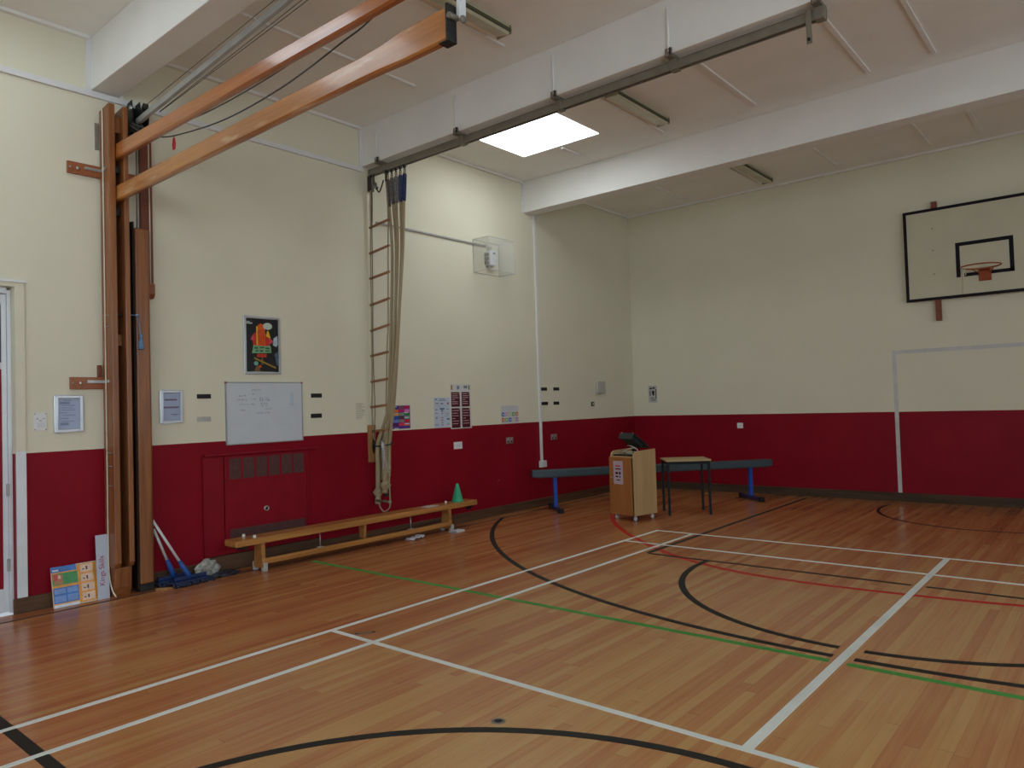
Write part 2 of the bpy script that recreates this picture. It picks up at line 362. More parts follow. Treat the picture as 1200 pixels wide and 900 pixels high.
# white trunking along the left wall and round the beam ends
b = MB(); b.box(0, .03, -12.2, -6.15, 4.425, 4.475); struct(b.build('trim_7', M_TRUNK), 'thin white trunking running along the cream wall under the beams')
b = MB(); b.box(0, .02, -9.2, -9.16, 4.475, H); b.box(0, .02, -8.925, -8.89, 4.475, H); struct(b.build('trim_8', M_TRUNK))
b = MB(); b.box(0, .025, -6.185, -6.15, 4.475, H); struct(b.build('trim_9', M_TRUNK))
b = MB(); b.box(0, .03, -6.10, -6.065, 1.40, 4.47); struct(b.build('trim_10', M_CREAMP), 'cream painted vertical pipe casing behind the rope ladder')
b = MB(); b.box(0, .022, -5.95, -3.95, 3.837, 3.857); struct(b.build('trim_11', mat('grey conduit', (.34, .34, .33), .5)), 'grey conduit running along the wall to the clear box')
b = MB(); b.box(0, .025, -2.835, -2.795, .69, 4.49); struct(b.build('trim_12', M_TRUNK), 'white vertical trunking dropping down the left wall')
b = MB(); b.box(0, .018, -3.095, -3.06, 4.49, H); struct(b.build('trim_13', M_TRUNK))

# ------------------------------------------------------------------ door at the left edge
d = struct(MB(ML).box(-9.77, -9.70, 1.31, DH+.035, 0, .018, M_CREAMP).box(-9.77, -9.70, 0.125, 1.31, 0, .020, M_WHITEP)
    .box(DY0, -9.77, DH, DH+.035, 0, .018, M_CREAMP).box(DY0-.02, -9.69, DH+.035, DH+.055, 0, .03, M_TRUNK).build('door_1', M_CREAMP), 'white framed glazed door at the left edge')
MB(ML).box(-9.80, -9.771, 0, DH-.02, -.14, -.070).box(DY0, -9.80, DH-.05, DH-.001, -.14, -.07).build('frame', M_WHITEP, d, .004)
MB(ML).box(-9.837, -9.802, .01, DH-.055, -.125, -.085).box(DY0+.02, -9.837, DH-.14, DH-.055, -.125, -.085).box(DY0+.02, -9.837, 1.99, 2.045, -.125, -.085).box(DY0+.02, -9.837, .01, .20, -.125, -.085).build('leaf', M_WHITEP, d, .003)
MB(ML).box(DY0+.02, -9.837, 2.045, DH-.14, -.112, -.100).build('pane', mat('dark wired glass', (.05, .045, .06), .1), d)
MB(ML).box(DY0+.02, -9.837, .20, 1.99, -.112, -.098).build('panel', M_REDP, d)
for z in (.95, .34): MB(ML).box(-9.815, -9.795, z, z+.10, -.086, -.066).build('hinge', M_GALV, d)
b = MB(); b.box(-.35, -.3, DY0-.1, DY1+.1, -.02, DH+.1); struct(b.build('wall_lobby', M_WALL))

# ------------------------------------------------------------------ court lines
def line(name, m, x0, x1, y0, y1, z=.0012): return MB().box(x0, x1, y0, y1, 0, z).build(name, m, floor)
LX0, LX1, CXL = 2.547, 3.007, 5.597
w = .02
for (x0, x1, y0, y1) in [(LX0-w, LX0+w, -16.9, -3.84), (LX1-w, LX1+w, -16.9, -3.84), (LX0-w, 8.65, -3.86, -3.82), (LX0-w, 8.65, -4.62, -4.58),
                         (LX0-w, 8.65, -8.56-w, -8.56+w), (CXL-.026, CXL+.026, -8.56, -3.84)]:
    line('white_court_line', M_LINEW, x0, x1, y0, y1, .0028 if x1-x0 < .1 else .0022)
def arc(name, m, cx, cy, r, a0, a1, width, n=90, gaps=True, z=.0014):
    """flat tape following a circle, broken where the white lines cross"""
    mb = MB(); run = []
    def flush():
        if len(run) > 1:
            v = []; f = []
            for (c, s_) in run:
                for rr in (r-width/2, r+width/2):
                    for zz in (0, z): v.append((cx+rr*c, cy+rr*s_, zz))
            for i in range(len(run)-1):
                q = 4*i
                f += [(q+1, q+3, q+7, q+5), (q, q+1, q+5, q+4), (q+3, q+2, q+6, q+7)]
            mb.poly(v, f)
    for i in range(n+1):
        a = math.radians(a0+(a1-a0)*i/n); c, s_ = math.cos(a), math.sin(a); x = cx+r*c; y = cy+r*s_
        if gaps and (abs(x-CXL) < .055 and y > -8.5): flush(); run = []; continue
        run.append((c, s_))
    flush(); return mb.build(name, m, floor)
arc('black_arc_line', M_LINEB, 5.486, -1.10, 6.014, 208.5, 331, .055, 320)
arc('black_arc_line', M_LINEB, 5.527, -5.183, 1.756, 177, 363, .055, 240)
arc('black_arc_line', M_LINEB, 5.691, -10.748, 2.023, 0, 360, .055, 120)
arc('black_arc_line', mat('maroon court tape', (.035, .010, .010), .65, spec=.12), 5.631, -.741, 1.347, 165, 375, .04, 90, False)
for (x0, x1) in [(3.12, 5.545), (5.65, 8.0)]: line('black_court_line', M_LINEB, x0, x1, -5.09, -5.045, .0014)
line('black_court_line', M_LINEB, 3.08, 3.13, -5.045, -.16, .0014)
line('black_court_line', M_LINEB, .3, 9, -10.565, -10.505, .0014)
for (x0, x1) in [(.36, 5.545), (5.65, 10.0)]: line('green_court_line', M_LINEG, x0, x1, -7.24, -7.185, .0014)
rp = spline([(1.44, -3.02, 0), (1.514, -3.233, 0), (1.959, -3.80, 0), (2.463, -4.306, 0), (3.258, -4.94, 0), (3.984, -5.30, 0), (4.6, -5.42, 0), (5.3, -5.42, 0), (6.3, -5.29, 0), (7.6, -4.9, 0), (8.6, -4.1, 0)], 8)
mb = MB(); v = []; f = []
for i, p in enumerate(rp):
    t = (rp[min(i+1, len(rp)-1)]-rp[max(i-1, 0)]).normalized(); n_ = Vector((-t.y, t.x, 0))*.030
    for q in (p+n_, p-n_): v += [(q.x, q.y, 0), (q.x, q.y, .0010)]
for i in range(len(rp)-1): q = 4*i; f += [(q+1, q+3, q+7, q+5), (q, q+1, q+5, q+4), (q+2, q+3, q+7, q+6)]
mb.poly(v, f); mb.build('red_arc_line', M_LINER, floor)
# goal outline on the far wall
b = MB(MF); b.box(4.343, 4.395, .125, 2.183, 0, .002); b.box(4.395, 6.72, 2.13, 2.183, 0, .002); b.box(6.72, 6.772, .125, 2.183, 0, .002)
b.build('goal_outline', mat('goal white paint', (.55, .55, .54), .5), wall_far)
# floor sockets for posts
def fsocket(x, y, r, label):
    t = thing('floor_socket', label, 'floor socket', (x, y, 0))
    MB().lathe([(0, .0012), (r*.72, .0012), (r*.72, .003), (r, .003), (r+.004, 0)], n=24).build('ring', M_STEEL, t)
    MB().lathe([(0, .0035), (r*.5, .0035), (r*.5, .001)], n=20).build('cap', M_IRON, t)
fsocket(4.504, -8.99, .033, 'small round steel floor socket just above the near black circle line')
t = thing('floor_plate', 'small oblong metal floor plate between the two white side lines', 'floor plate', (2.80, -8.465, 0), math.radians(55))
MB().box(-.075, .075, -.022, .022, 0, .003).build('plate', mat('dull brass', (.23, .15, .09), .5, .5), t)
for s in (-.06, .06): MB().lathe([(0, .006), (.011, .006), (.013, .003)], (s, 0, 0), n=10).build('screw', M_IRON, t)

# ------------------------------------------------------------------ wall frame: upright, beams, brackets
up = thing('gym_upright', 'tall slotted two-plank timber upright standing against the left wall', 'gym upright', (0, -9.02, 0))
PX = .222
def plank(y0, y1):
    pf = [(.015, .25), (.17, .25), (.20, .262), (PX, .30), (PX, 4.335), (.015, 4.31)]
    return MB().prism(pf, y0, y1, axis=1)
plank(-.082, -.026).build('plank', M_POST, up, .009)
plank(.038, .084).build('plank', M_POST, up, .009)
for (x1, z0, z1) in ((.17, 4.10, 4.235), (.13, 2.2, 2.3)): MB().box(.02, x1, -.026, .038, z0, z1).build('spacer_block', M_POST, up, .004)
MB().prism([(.03, 0), (.145, 0), (.175, .08), (.19, .255), (.03, .255)], -.07, .072, axis=1).build('foot_block', M_POST, up, .008)
MB().box(.004, .05, -.022, .034, .3, 4.05).build('back_board', M_POSTD, up)
MB().box(0, .012, -.115, -.084, 3.96, 4.20).build('steel_plate', M_GALV, up)
for z in (2.363, 2.46, .97, 1.255, 1.14):
    MB().tube([(.10, -.088, z), (.19, -.088, z+.002)], .004, n=6).build('peg_pin', M_GALV, up)
MB().tube([(.15, -.03, 2.47), (.15, .05, 2.47)], .012, n=8).build('locking_pin', M_IRON, up)
for z, dz in ((3.80, .0), (3.42, 0)):
    MB().box(.06, .16, -.02, .03, z-.06+dz, z+.0).build('hook_plate', M_IRON, up)
MB().tube(spline([(.10, -.0895, 4.30), (.108, -.0895, 4.2), (.105, -.0895, 3), (.10, -.0895, 1.2), (.098, -.0895, .4), (.115, -.0895, .18), (.16, -.085, .07), (.2, -.07, .012)], 6), .0055).build('pull_cord', M_CORD, up)

fo = thing('folding_upright', 'thick stowed timber post beside the slotted upright, raised just off the floor', 'gym upright', (0, -8.80, 0))
MB().prism([(.045, -.07), (.165, -.07), (.165, .045), (.14, .062), (.045, .062)], .068, 3.275).build('post', M_POST, fo, .010)
MB().box(.03, .15, -.088, -.072, .03, 3.33).build('gap_shade_strip', mat('painted gap shade', (.020, .012, .008), .6, 0, spec=.2), fo)  # dark strip standing in for the shade between the posts
MB().box(.04, .15, -.068, .058, .0, .066).build('foot_shoe', M_IRON, fo, .006)
for z in (2.0, .6): MB().box(.002, .044, -.05, .05, z, z+.1).build('wall_fixing', M_IRON, fo)
MB().tube(spline([(.168, -.125, 2.475), (.17, -.10, 2.478), (.172, -.07, 2.47), (.170, -.05, 2.42), (.168, -.04, 2.3)], 6), .004).build('tie_cord', mat('blue cord', (.20, .32, .50), .8), fo)
MB().lathe([(0, -.012), (.016, -.006), (.018, .004), (.008, .014), (0, .015)], (.178, -.07, 2.475), n=10).build("cord_knot", MATS["blue cord"], fo)
MB().lathe([(0, 2.315), (.010, 2.31), (.013, 2.29), (.010, 2.275), (.020, 2.24), (.026, 2.19), (.024, 2.172), (0, 2.175)], (.178, -.038, 0), n=12).build('tassel', mat('blue tassel', (.11, .24, .40), .8, var=.3, scale=60), fo)

gb = thing('guide_board', 'dark reddish guide board on the wall above the stowed post', 'gym fitting', (0, -8.71, 0))
MB().box(0, .045, -.05, .055, 2.72, 4.14).build('board', M_POSTD, gb, .004)
MB().prism([(0, 2.66), (.04, 2.665), (.062, 2.70), (.062, 2.80), (0, 2.80)], .005, .06, axis=1).build('cleat_block', M_BRKT, gb, .005)
MB().tube([(.052, .022, 4.12), (.052, .024, 3.4), (.052, .022, 2.78)], .006, n=6).build('pull_cord', M_CORD, gb)
MB().tube([(.058, -.09, 4.1), (.058, -.095, 3.3)], .005, n=6).build('pull_wire', M_CABLE, gb)

def bracket(z, label, extra=False):
    t = thing('wall_bracket', label, 'wall bracket', (0, -9.0, z), group=None)
    MB().box(0, .032, -.367, -.088, -.052, .052).box(0, .014, -.088, .25, -.052, .052).build('batten', M_BRKT, t, .004)
    MB().box(.033, .039, -.235, -.105, .0, .026).box(.033, .16, -.1075, -.103, .0, .026).build('strap', M_GALV, t, .0015)
    for y, r in ((-.285, .016), (-.345, .010)):
        MB().lathe([(0, .042), (r*.8, .041), (r, .034), (r, .03)], (0, y, .0), 'X', n=14).build('bolt', M_GALV, t)
    if extra: MB().box(0, .03, -.145, -.112, .055, .16).build('packing_block', M_POSTD, t, .003)
bracket(3.752, 'upper horizontal timber wall bracket strapped to the tall upright')
bracket(1.872, 'lower horizontal timber wall bracket strapped to the tall upright', True)

# double beams held in the slot
def gym_beam(label, z0, z1, L, m, sag, swell, sag2=None):
    t = thing('gym_beam', label, 'gym beam', (0, -9.0125, 0), group=None)
    n = 24; y0, y1 = -.027, .030; v = []; f = []
    hh = (z1-z0)
    for i in range(n+1):
        x = .06+(L-.06)*i/n; dz = sag*x; e = min(1.0, max(0.0, (L-.30-x)/.35)) if swell else 1.0; e = e*e*(3-2*e)
        top = z1+(dz if sag2 is None else sag2*x)+(1-e)*.028; bot = z0+dz-(1-e)*.012; r = .012
        sec = [(y0, bot+r), (y0+r, bot), (y1-r, bot), (y1, bot+r), (y1, top-r*1.6), (y1-r*1.6, top), (y0+r*1.6, top), (y0, top-r*1.6)]
        v += [(x, a, c) for a, c in sec]
    for i in range(n):
        for k in range(8): f.append((8*i+k, 8*i+(k+1) % 8, 8*i+8+(k+1) % 8, 8*i+8+k))
    f += [tuple(range(7, -1, -1)), tuple(8*n+k for k in range(8))]
    MB().poly(v, f).build('beam', m, t)
    zc0, zc1 = z0+sag*L-.018, z1+(sag if sag2 is None else sag2)*L+.034
    MB().box(L-.005, L+.012, -.033, .036, zc0, zc1).box(L-.06, L+.012, -.033, .036, zc0-.004, zc0+.004).build('end_cap', M_IRON, t, .003)
    MB().tube([(L+.022, -.035, zc1-.07), (L+.022, .03, zc1-.07)], .016, n=10).build('end_pin', M_STEEL, t)
    return t
gym_beam('lower of the two long raised timber gym beams with scuffed varnish', 3.478, 3.622, 4.335, M_BARW, .0035, True)
gym_beam('upper of the two long raised timber gym beams', 3.856, 4.002, 6.2, M_BAR, -.003, True, -.014)
hs = thing('beam_hanger', 'white steel hanger strap coming down to the end of the lower gym beam', 'hanger', (4.36, -8.985, 0))
MB().box(-.004, .018, .0, .05, 3.60, 4.95).build('strap', M_WHITEP, hs, .002)
MB().lathe([(0, .03), (.018, .028), (.022, .02), (.022, .016)], (0, .025, 3.60), 'X', n=12).build('bolt', M_STEEL, hs)

# pulleys, brace and cables
pu = thing('pulley_block', 'dark greasy cluster of pulley wheels above the stowed post', 'pulley', (0, -8.80, 4.28))
MB().box(0, .012, -.06, .08, -.16, .16).build('wall_plate', M_IRON, pu, .003)
for (x, y, z, r) in [(.09, -.045, -.06, .052), (.09, -.015, -.06, .052), (.10, .03, .06, .058), (.10, .06, .06, .058), (.13, .05, .14, .035), (.06, -.05, .05, .045)]:
    MB().lathe([(.008, -.010), (r, -.010), (r*.82, -.003), (r*.82, .003), (r, .010), (.008, .010)], (x, y, z), 'Y', mat('pulley iron', (.055, .062, .05), .5, .5, .35, 25), 18).build('pulley_wheel', MATS['pulley iron'], pu)
for y in (-.065, .005, .078):
    MB().prism([(.01, -.13), (.12, -.10), (.15, .02), (.14, .17), (.05, .16), (.01, .05)], y-.003, y+.003, axis=1).build('cheek_plate', M_IRON, pu)
MB().lathe([(0, -.012), (.022, -.011), (.026, 0)], (.12, -.068, .10), 'Y', n=14).build('axle_nut', M_GALV, pu)
MB().tube([(.14, .0, -.02), (.17, .02, -.07), (.16, .04, -.10)], .010, n=8).build('lever', M_IRON, pu)

br = thing('steel_brace', 'long pale steel brace rising from the pulleys towards the ceiling', 'brace', (0, -8.80, 0))
def bz(x): return 4.275+.082*(x-.12)
MB().prism([(.11, bz(.11)-.03), (.11, bz(.11)+.022), (5.2, bz(5.2)+.026), (5.2, bz(5.2)-.026)], -.022, .012, axis=1).build('bar', mat('pale painted steel', (.46, .47, .46), .35, .3), br, .003)
MB().box(5.13, 5.21, -.02, .01, bz(5.2)+.02, H).build('ceiling_stay', M_STEEL, br)
MB().tube([(.14, -.03, bz(.14)+.06), (2.0, -.03, bz(2.0)+.048), (5.1, -.03, bz(5.1)+.03)], .0028, n=6).build('cable', M_CABLE, br)
for k, dz in enumerate((-.055, -.085)):
    MB().tube([(.5, .02, bz(.5)-.03+dz*.2), (2.5, .02, bz(2.5)+dz), (5.1, .02, bz(5.1)+dz*1.4)], .003, n=6).build('cable', M_CABLE, br)
c1 = MB().tube(spline([(.16, 0, 4.22), (.6, 0, 4.06), (1.353, 0, 3.949), (2.239, 0, 3.933), (2.97, 0, 3.975), (4.2, 0, 4.12), (5.3, 0, 4.62)], 6), .005, n=8).build('lifting_cable', M_CABLE, None, loc=(0, -8.88, 0))
tag(c1, 'upper of the two slack dark lifting cables behind the gym beams', 'cable')
c2 = MB().tube(spline([(.16, 0, 4.20), (.45, 0, 4.05), (.755, 0, 3.94), (1.105, 0, 3.87), (1.838, 0, 3.794), (2.595, 0, 3.805), (3.241, 0, 3.882), (3.644, 0, 3.956), (4.6, 0, 4.3), (5.3, 0, 4.6)], 6), .0055, n=8).build('lifting_cable', M_CABLE, None, loc=(0, -8.895, 0))
tag(c2, 'lower of the two slack dark lifting cables, with the red tag on it', 'cable')
rt = thing('red_tag', 'small red tag hanging on the slack cable between the gym beams', 'tag', (.995, -8.895, 3.893))
MB().tube([(0, 0, -.0), (.002, 0, -.022), (.004, 0, -.034)], .003, n=6).build('loop', M_CABLE, rt)
MB().prism([(-.006, -.03), (.014, -.022), (.026, -.070), (.020, -.118), (-.012, -.124), (-.020, -.08)], -.006, .006, axis=1).build('ribbon', mat('bright red ribbon', (.55, .02, .04), .6), rt, .002)

# ------------------------------------------------------------------ rope rail, ropes, ladder
YR = -6.06
rr = thing('rope_rail', 'long grey steel rail carrying climbing ropes under the middle ceiling beam', 'rail', (0, YR, 0))
MB().box(.05, 5.36, -.03, -.022, 4.378, 4.452).box(.05, 5.36, .022, .03, 4.378, 4.452).box(.05, 5.36, -.03, .03, 4.444, 4.454).box(.05, 5.36, -.03, -.012, 4.376, 4.382).box(.05, 5.36, .012, .03, 4.376, 4.382).build('rail', M_STEEL, rr, .002)
for x in (.31, 1.61, 2.91, 4.12, 5.32):
    k = MB().box(x-.035, x+.035, -.042, .042, 4.37, 4.462).box(x-.03, x+.03, -.115, .06, 4.462, 4.488).box(x-.03, x+.03, -.115, -.095, 4.462, 4.53).build('clamp', M_STEEL, rr, .004)
    MB().tube([(x+.02, -.118, 4.47), (x+.02, -.118, 4.525)], .009, n=8).build('bolt', M_IRON, k)
    MB().tube([(x, -.104, 4.50), (x, -.104, 4.875)], .012, n=8).build('hanger_rod', M_BEAM, rr)
MB().box(5.225, 5.265, -.045, -.033, 4.205, 4.46).build('stop_bracket', M_STEEL, rr, .003)
MB().lathe([(0, -.056), (.012, -.055), (.012, -.045)], (5.245, 0, 4.235), 'Y', n=10).build('bolt', M_IRON, rr)
MB().box(.045, .10, -.04, .02, 4.19, 4.376).build('end_bracket', mat('dark brown steel', (.05, .035, .032), .5, .3), rr, .003)

SLEEVE = [(.115, .085, .075), (.12, .12, .115), (.16, .165, .165), (.045, .065, .15), (.018, .035, .11)]
names = ['brownish grey', 'dark grey', 'pale grey', 'blue and grey', 'dark blue']
posn = ['leftmost of the row', 'second from the left', 'middle of the row', 'second from the right', 'rightmost of the row']
tops = [.372, .447, .522, .597, .672]
low = [(.098, -.030), (.208, -.018), (.105, .034), (.205, .046), (.152, .052)]
ends = [.445, .575, .70, .74, .545]
for i in range(5):
    x = tops[i]; u = i/4-.5
    t = thing('climbing_rope', 'thick climbing rope with %s sleeve, %s under the steel rail' % (names[i], posn[i]), 'climbing rope', (x, YR, 4.38), group='climbing ropes')
    MB().box(-.028, .028, -.006, .006, -.03, -.018).tube([(-.012, 0, .0), (-.012, 0, -.03)], .008, None, 6).tube([(.0, 0, -.03), (-.013, 0, -.05), (-.013, 0, -.085), (0, 0, -.10), (.013, 0, -.085), (.013, 0, -.05), (0, 0, -.03)], .006, None, 6).build('carrier_hook', M_IRON, t)
    ya = .012*(1 if i % 2 else -1)
    x33 = .43+.045*i-x; x21 = .352+.026*i-x; x16 = .300+.016*i-x
    lx, ly = low[i]; ez = ends[i]
    path = spline([(0, 0, -.09), ((x33)*.35, ya*.4, -.42), (x33, ya, -1.05), (x21, ya*1.5, -2.22), (x16, ya*1.8+.0, -2.78), ((x16+lx-x)/2, ly*.7, -3.02), (lx-x+.012, ly, -3.24), (lx-x, ly, -3.5), (lx-x-.012, ly, ez-4.38+.02)], 10)
    MB().tube(path, [.0185 if q.z > -3.0 else (.0185+(-3.0-q.z)*.055 if q.z > -3.2 else (.0295 if i < 2 else .024)) for q in path], None, 12).build('rope', M_ROPE, t)
    sl = [(0, 0, -.10), (x33*.08, ya*.1, -.18), (x33*.35, ya*.4, -.42)] if i != 0 else [(0, 0, -.10), (x33*.08, ya*.1, -.2), (x33*.35, ya*.4, -.44)]
    MB().tube(spline(sl, 4), [.014]+[.026]*7+[.023], mat('%s sleeve' % names[i], SLEEVE[i], .8, var=.4, scale=45), 12).build('sleeve', MATS['%s sleeve' % names[i]], t)
    if i < 2:      # the two ropes with knotted ends
        kx, kz = lx-x-.010, ez+.135-4.38 if i == 0 else ez+.09-4.38
        MB().lathe([(.020, -.05), (.04, -.042), (.052, -.015), (.05, .015), (.036, .04), (.022, .05)], (kx, ly, kz), n=14).build('knot', M_ROPE, t)
        MB().tube([(kx-.02, ly-.03, kz-.035), (kx+.045, ly-.035, kz+.01), (kx+.03, ly+.03, kz+.035), (kx-.04, ly+.02, kz+.02), (kx-.045, ly-.03, kz-.01)], .018, None, 10).build('knot_loop', M_ROPE, t)
        MB().tube([(kx-.004, ly, kz-.04), (kx-.006, ly, ez-4.38)], [.03, .038], None, 12).build('rope_end', M_ROPE, t)
    elif i == 4:
        MB().tube([(lx-x-.012, ly, ez-4.38+.06), (lx-x-.012, ly, ez-4.38-.02)], .028, None, 10).build('end_cap', mat('black tape', (.015, .015, .014), .6), t)

la = thing('rope_ladder', 'narrow rope ladder with wooden rungs hanging left of the climbing ropes', 'rope ladder', (0, -6.10, 0))
rung = [((.082, 3.745), (.413, 3.784)), ((.070, 3.437), (.401, 3.478)), ((.062, 3.133), (.389, 3.170)), ((.058, 2.814), (.376, 2.859)), ((.055, 2.507), (.364, 2.55)),
        ((.045, 2.203), (.330, 2.232)), ((.035, 1.895), (.312, 1.918)), ((.02, 1.593), (.290, 1.613)), ((.03, 1.30), (.285, 1.325))]
for (a, c) in rung:
    MB().tube([(a[0]-.012, 0, a[1]), (c[0]+.012, 0, c[1])], .0155, None, 10).build('rung', M_RUNG, la)
MB().tube(spline([(.10, 0, 4.20), (.092, 0, 4.0)]+[(a[0]+.006, 0, a[1]) for a, c in rung]+[(.06, 0, 1.16)], 5), .0085, None, 8).build('side_rope', M_LADROPE, la)
MB().tube(spline([(.385, 0, 4.25), (.405, 0, 4.0)]+[(c[0]-.006, 0, c[1]) for a, c in rung]+[(.25, -.01, 1.16), (.275, -.02, 1.03), (.338, -.025, .866), (.337, -.025, .68), (.337, -.02, .477), (.312, -.02, .405), (.225, -.02, .364), (.16, -.02, .405), (.125, -.02, .48)], 6), .008, None, 8).build('side_rope', M_LADROPE, la)
MB().tube([(.09, -.02, .485), (.345, -.02, .482)], .013, None, 10).build('rung', mat('grey green rung', (.13, .115, .07), .6), la)
for z in (.866, .68, .482): MB().lathe([(0, -.02), (.016, -.012), (.019, .0), (.016, .012), (0, .02)], (.337, -.024, z), n=10).build('knot', M_LADROPE, la)
for pts, r in (([(.10, 0, 4.19), (.10, 0, 4.30), (.115, 0, 4.376)], .010), ([(.17, 0, 4.376), (.175, 0, 4.28), (.19, 0, 4.2), (.215, 0, 4.18), (.24, 0, 4.2)], .007), ([(.385, 0, 4.376), (.385, 0, 4.24)], .009)): MB().tube(pts, r, None, 8).build('hanger_hook', M_IRON, la)
MB().tube(spline([(.215, -.01, 4.26), (.24, -.012, 4.17), (.275, -.012, 4.135), (.315, -.012, 4.18), (.355, -.01, 4.26)], 6), .008, None, 8).build('chain', M_IRON, la)
dc = MB().tube(spline([(.175, 0, 4.3), (.17, 0, 4.0), (.16, 0, 3.74), (.145, 0, 3.0), (.12, 0, 2.2), (.13, 0, 1.6), (.10, 0, 1.22)], 6), [.010]*12+[.005]*25, None, 6).build('hanging_cord', mat('dark cord', (.10, .085, .06), .8), None, loc=(0, -6.14, 0))
tag(dc, 'thin dark cord hanging inside the rope ladder', 'cord')

cl = thing('rope_cleat', 'pale wooden block with iron hook on the wall, holding the tied ropes', 'rope hook', (0, -6.105, 1.155))
MB().box(0, .03, -.055, .05, -.22, .225).build('block', M_CLEAT, cl, .004)
MB().prism([(.0, .05), (.012, .05), (.014, .0), (.012, -.10), (.002, -.12), (-.012, -.02)], .031, .045, axis=0).build('hook_plate', M_IRON, cl)
MB().tube(spline([(.035, .0, .06), (.06, 0, .03), (.075, 0, -.01), (.07, 0, -.05), (.04, 0, -.07)], 5), .008, None, 8).build('hook', M_IRON, cl)
st = MB().tube(spline([(.034, -.02, 0), (.075, -.075, -.012), (.15, -.09, -.035), (.235, -.07, -.03), (.262, .02, -.02), (.235, .09, -.01), (.14, .10, 0), (.05, .06, .0)], 6), .0085, None, 8).build('tie_strap', mat('black strap', (.012, .02, .018), .5), None, loc=(0, -6.06, 1.165))
tag(st, 'black strap tying the climbing ropes to the wooden block', 'strap')
sg = thing('white_string', 'white string with frayed tails tied round the gathered ropes', 'string', (.255, -6.14, 1.13))
for k, pts in enumerate([[(-.02, 0, .05), (.0, -.01, -.05), (.012, -.01, -.17), (.005, -.01, -.27)], [(.0, 0, .02), (.03, -.012, -.08), (.07, -.012, -.2), (.10, -.012, -.30)], [(-.02, 0, .06), (.01, -.015, .0), (.035, -.012, -.06), (.02, -.012, -.2)]]):
    MB().tube(spline(pts, 5), .0045 if k != 2 else .007, None, 7).build('strand', mat('pale string', (.48, .48, .50), .8), sg)
MB().lathe([(0, .05), (.014, .03), (.018, .0), (.012, -.04), (0, -.05)], (0, -.005, .01), n=12).build('knot', MATS['pale string'], sg)

# ------------------------------------------------------------------ things on the left wall
def wallthing(name, label, cat, y0, y1, z0, z1, group=None):
    t = thing(name, label, cat, (0, (y0+y1)/2, (z0+z1)/2), group=group); return t, (y1-y0)/2, (z1-z0)/2
def frame_bars(mb, a, c, wd, d0, d1, m=None):
    return mb.box(-a, -a+wd, -c, c, d0, d1, m).box(a-wd, a, -c, c, d0, d1, m).box(-a+wd, a-wd, -c, -c+wd, d0, d1, m).box(-a+wd, a-wd, c-wd, c, d0, d1, m)
M_SILV = mat('silver snap frame', (.56, .60, .64), .28, .6, .05)
M_NOTICE = mat('blue white notice paper', (.36, .43, .60), .35, var=.04)
def notice_frame(label, y0, y1, z0, z1, lines, colours):
    t, a, c = wallthing('notice_frame', label, 'framed notice', y0, y1, z0, z1)
    frame_bars(MB(ML), a, c, .028, .002, .022).build('frame', M_SILV, t, .006)
    p = MB(ML).box(-a+.02, a-.02, -c+.02, c-.02, .001, .008, M_NOTICE)
    for (v, u0, u1, h, k) in lines: p.box(u0*a, u1*a, v*c-h/2, v*c+h/2, .008, .0088, colours[k])
    p.build('paper', M_NOTICE, t)
ik = [mat('faint blue ink', (.20, .25, .42), .5), mat('plum ink', (.17, .12, .20), .5)]
notice_frame('silver framed notice beside the door, left of the tall upright', -9.493, -9.262, 1.452, 1.768,
    [(.72, -.3, .2, .008, 0), (.58, -.55, .1, .02, 0), (.45, -.45, .45, .006, 0), (.32, -.5, .3, .006, 0), (.2, -.5, .45, .006, 0), (.05, -.55, -.1, .008, 0), (-.08, -.4, .4, .006, 0), (-.25, -.55, .0, .008, 0), (-.4, -.45, .4, .006, 0), (-.55, -.55, .0, .022, 0)], ik)
notice_frame('silver framed notice right of the stowed post', -8.608, -8.385, 1.493, 1.808,
    [(.42, -.55, .5, .016, 1), (-.04, -.65, .65, .016, 1), (-.47, .0, .6, .008, 1), (-.56, .2, .5, .005, 0)], ik)

t, a, c = wallthing('switch_plate', 'white screwed control plate beside the door, left of the framed notice', 'switch plate', -9.64, -9.542, 1.475, 1.625)
MB(ML).box(-a, a, -c, c, 0, .008).build('plate', M_TRUNK, t, .003)
MB(ML).box(-.025, .03, -.045, -.01, .008, .011).build('cover', M_PAPER, t, .001)
for u in (-.04, .04):
    for v in (-.065, .065): MB(ML).lathe([(0, .010), (.004, .010), (.005, .008)], (u, v, 0), 'Z', n=8).build('screw', M_STEEL, t)
m_ = MB(ML); m_.box(-.028, -.018, .02, .03, .008, .010).box(.018, .032, .022, .028, .008, .010).box(-.012, .012, .006, .012, .008, .010); m_.build('marking', M_INK, t)

# poster with an ice lolly
t, a, c = wallthing('framed_poster', 'framed black poster of an orange ice lolly above the whiteboard', 'poster', -7.738, -7.312, 1.972, 2.578)
frame_bars(MB(ML), a, c, .024, .001, .016).build('frame', M_SILV, t, .004)
K = lambda n, r, g, bb: mat(n, srgb(r, g, bb), .25, var=.15, scale=20)
bk, og, rd, gn, yl, wt, br2, tl = K('poster black', 32, 34, 38), K('poster orange', 216, 92, 34), K('poster red', 190, 54, 40), K('poster green', 120, 168, 124), K('poster yellow', 222, 190, 40), K('poster pale', 190, 200, 190), K('poster brown', 120, 84, 50), K('poster teal', 110, 180, 160)
p = MB(ML).box(-a+.015, a-.015, -c+.015, c-.015, .001, .006, bk)
p.prism([(-.105, -.01), (-.11, .10), (-.08, .135), (.04, .135), (.095, .06), (.085, -.01)], .006, .0066, rd)
p.prism([(-.135, .06), (-.10, .12), (-.095, .04)], .0066, .0070, K('poster pink', 200, 70, 90)); p.prism([(.08, .01), (.14, .045), (.085, .08)], .0066, .0070, MATS['poster pink'])
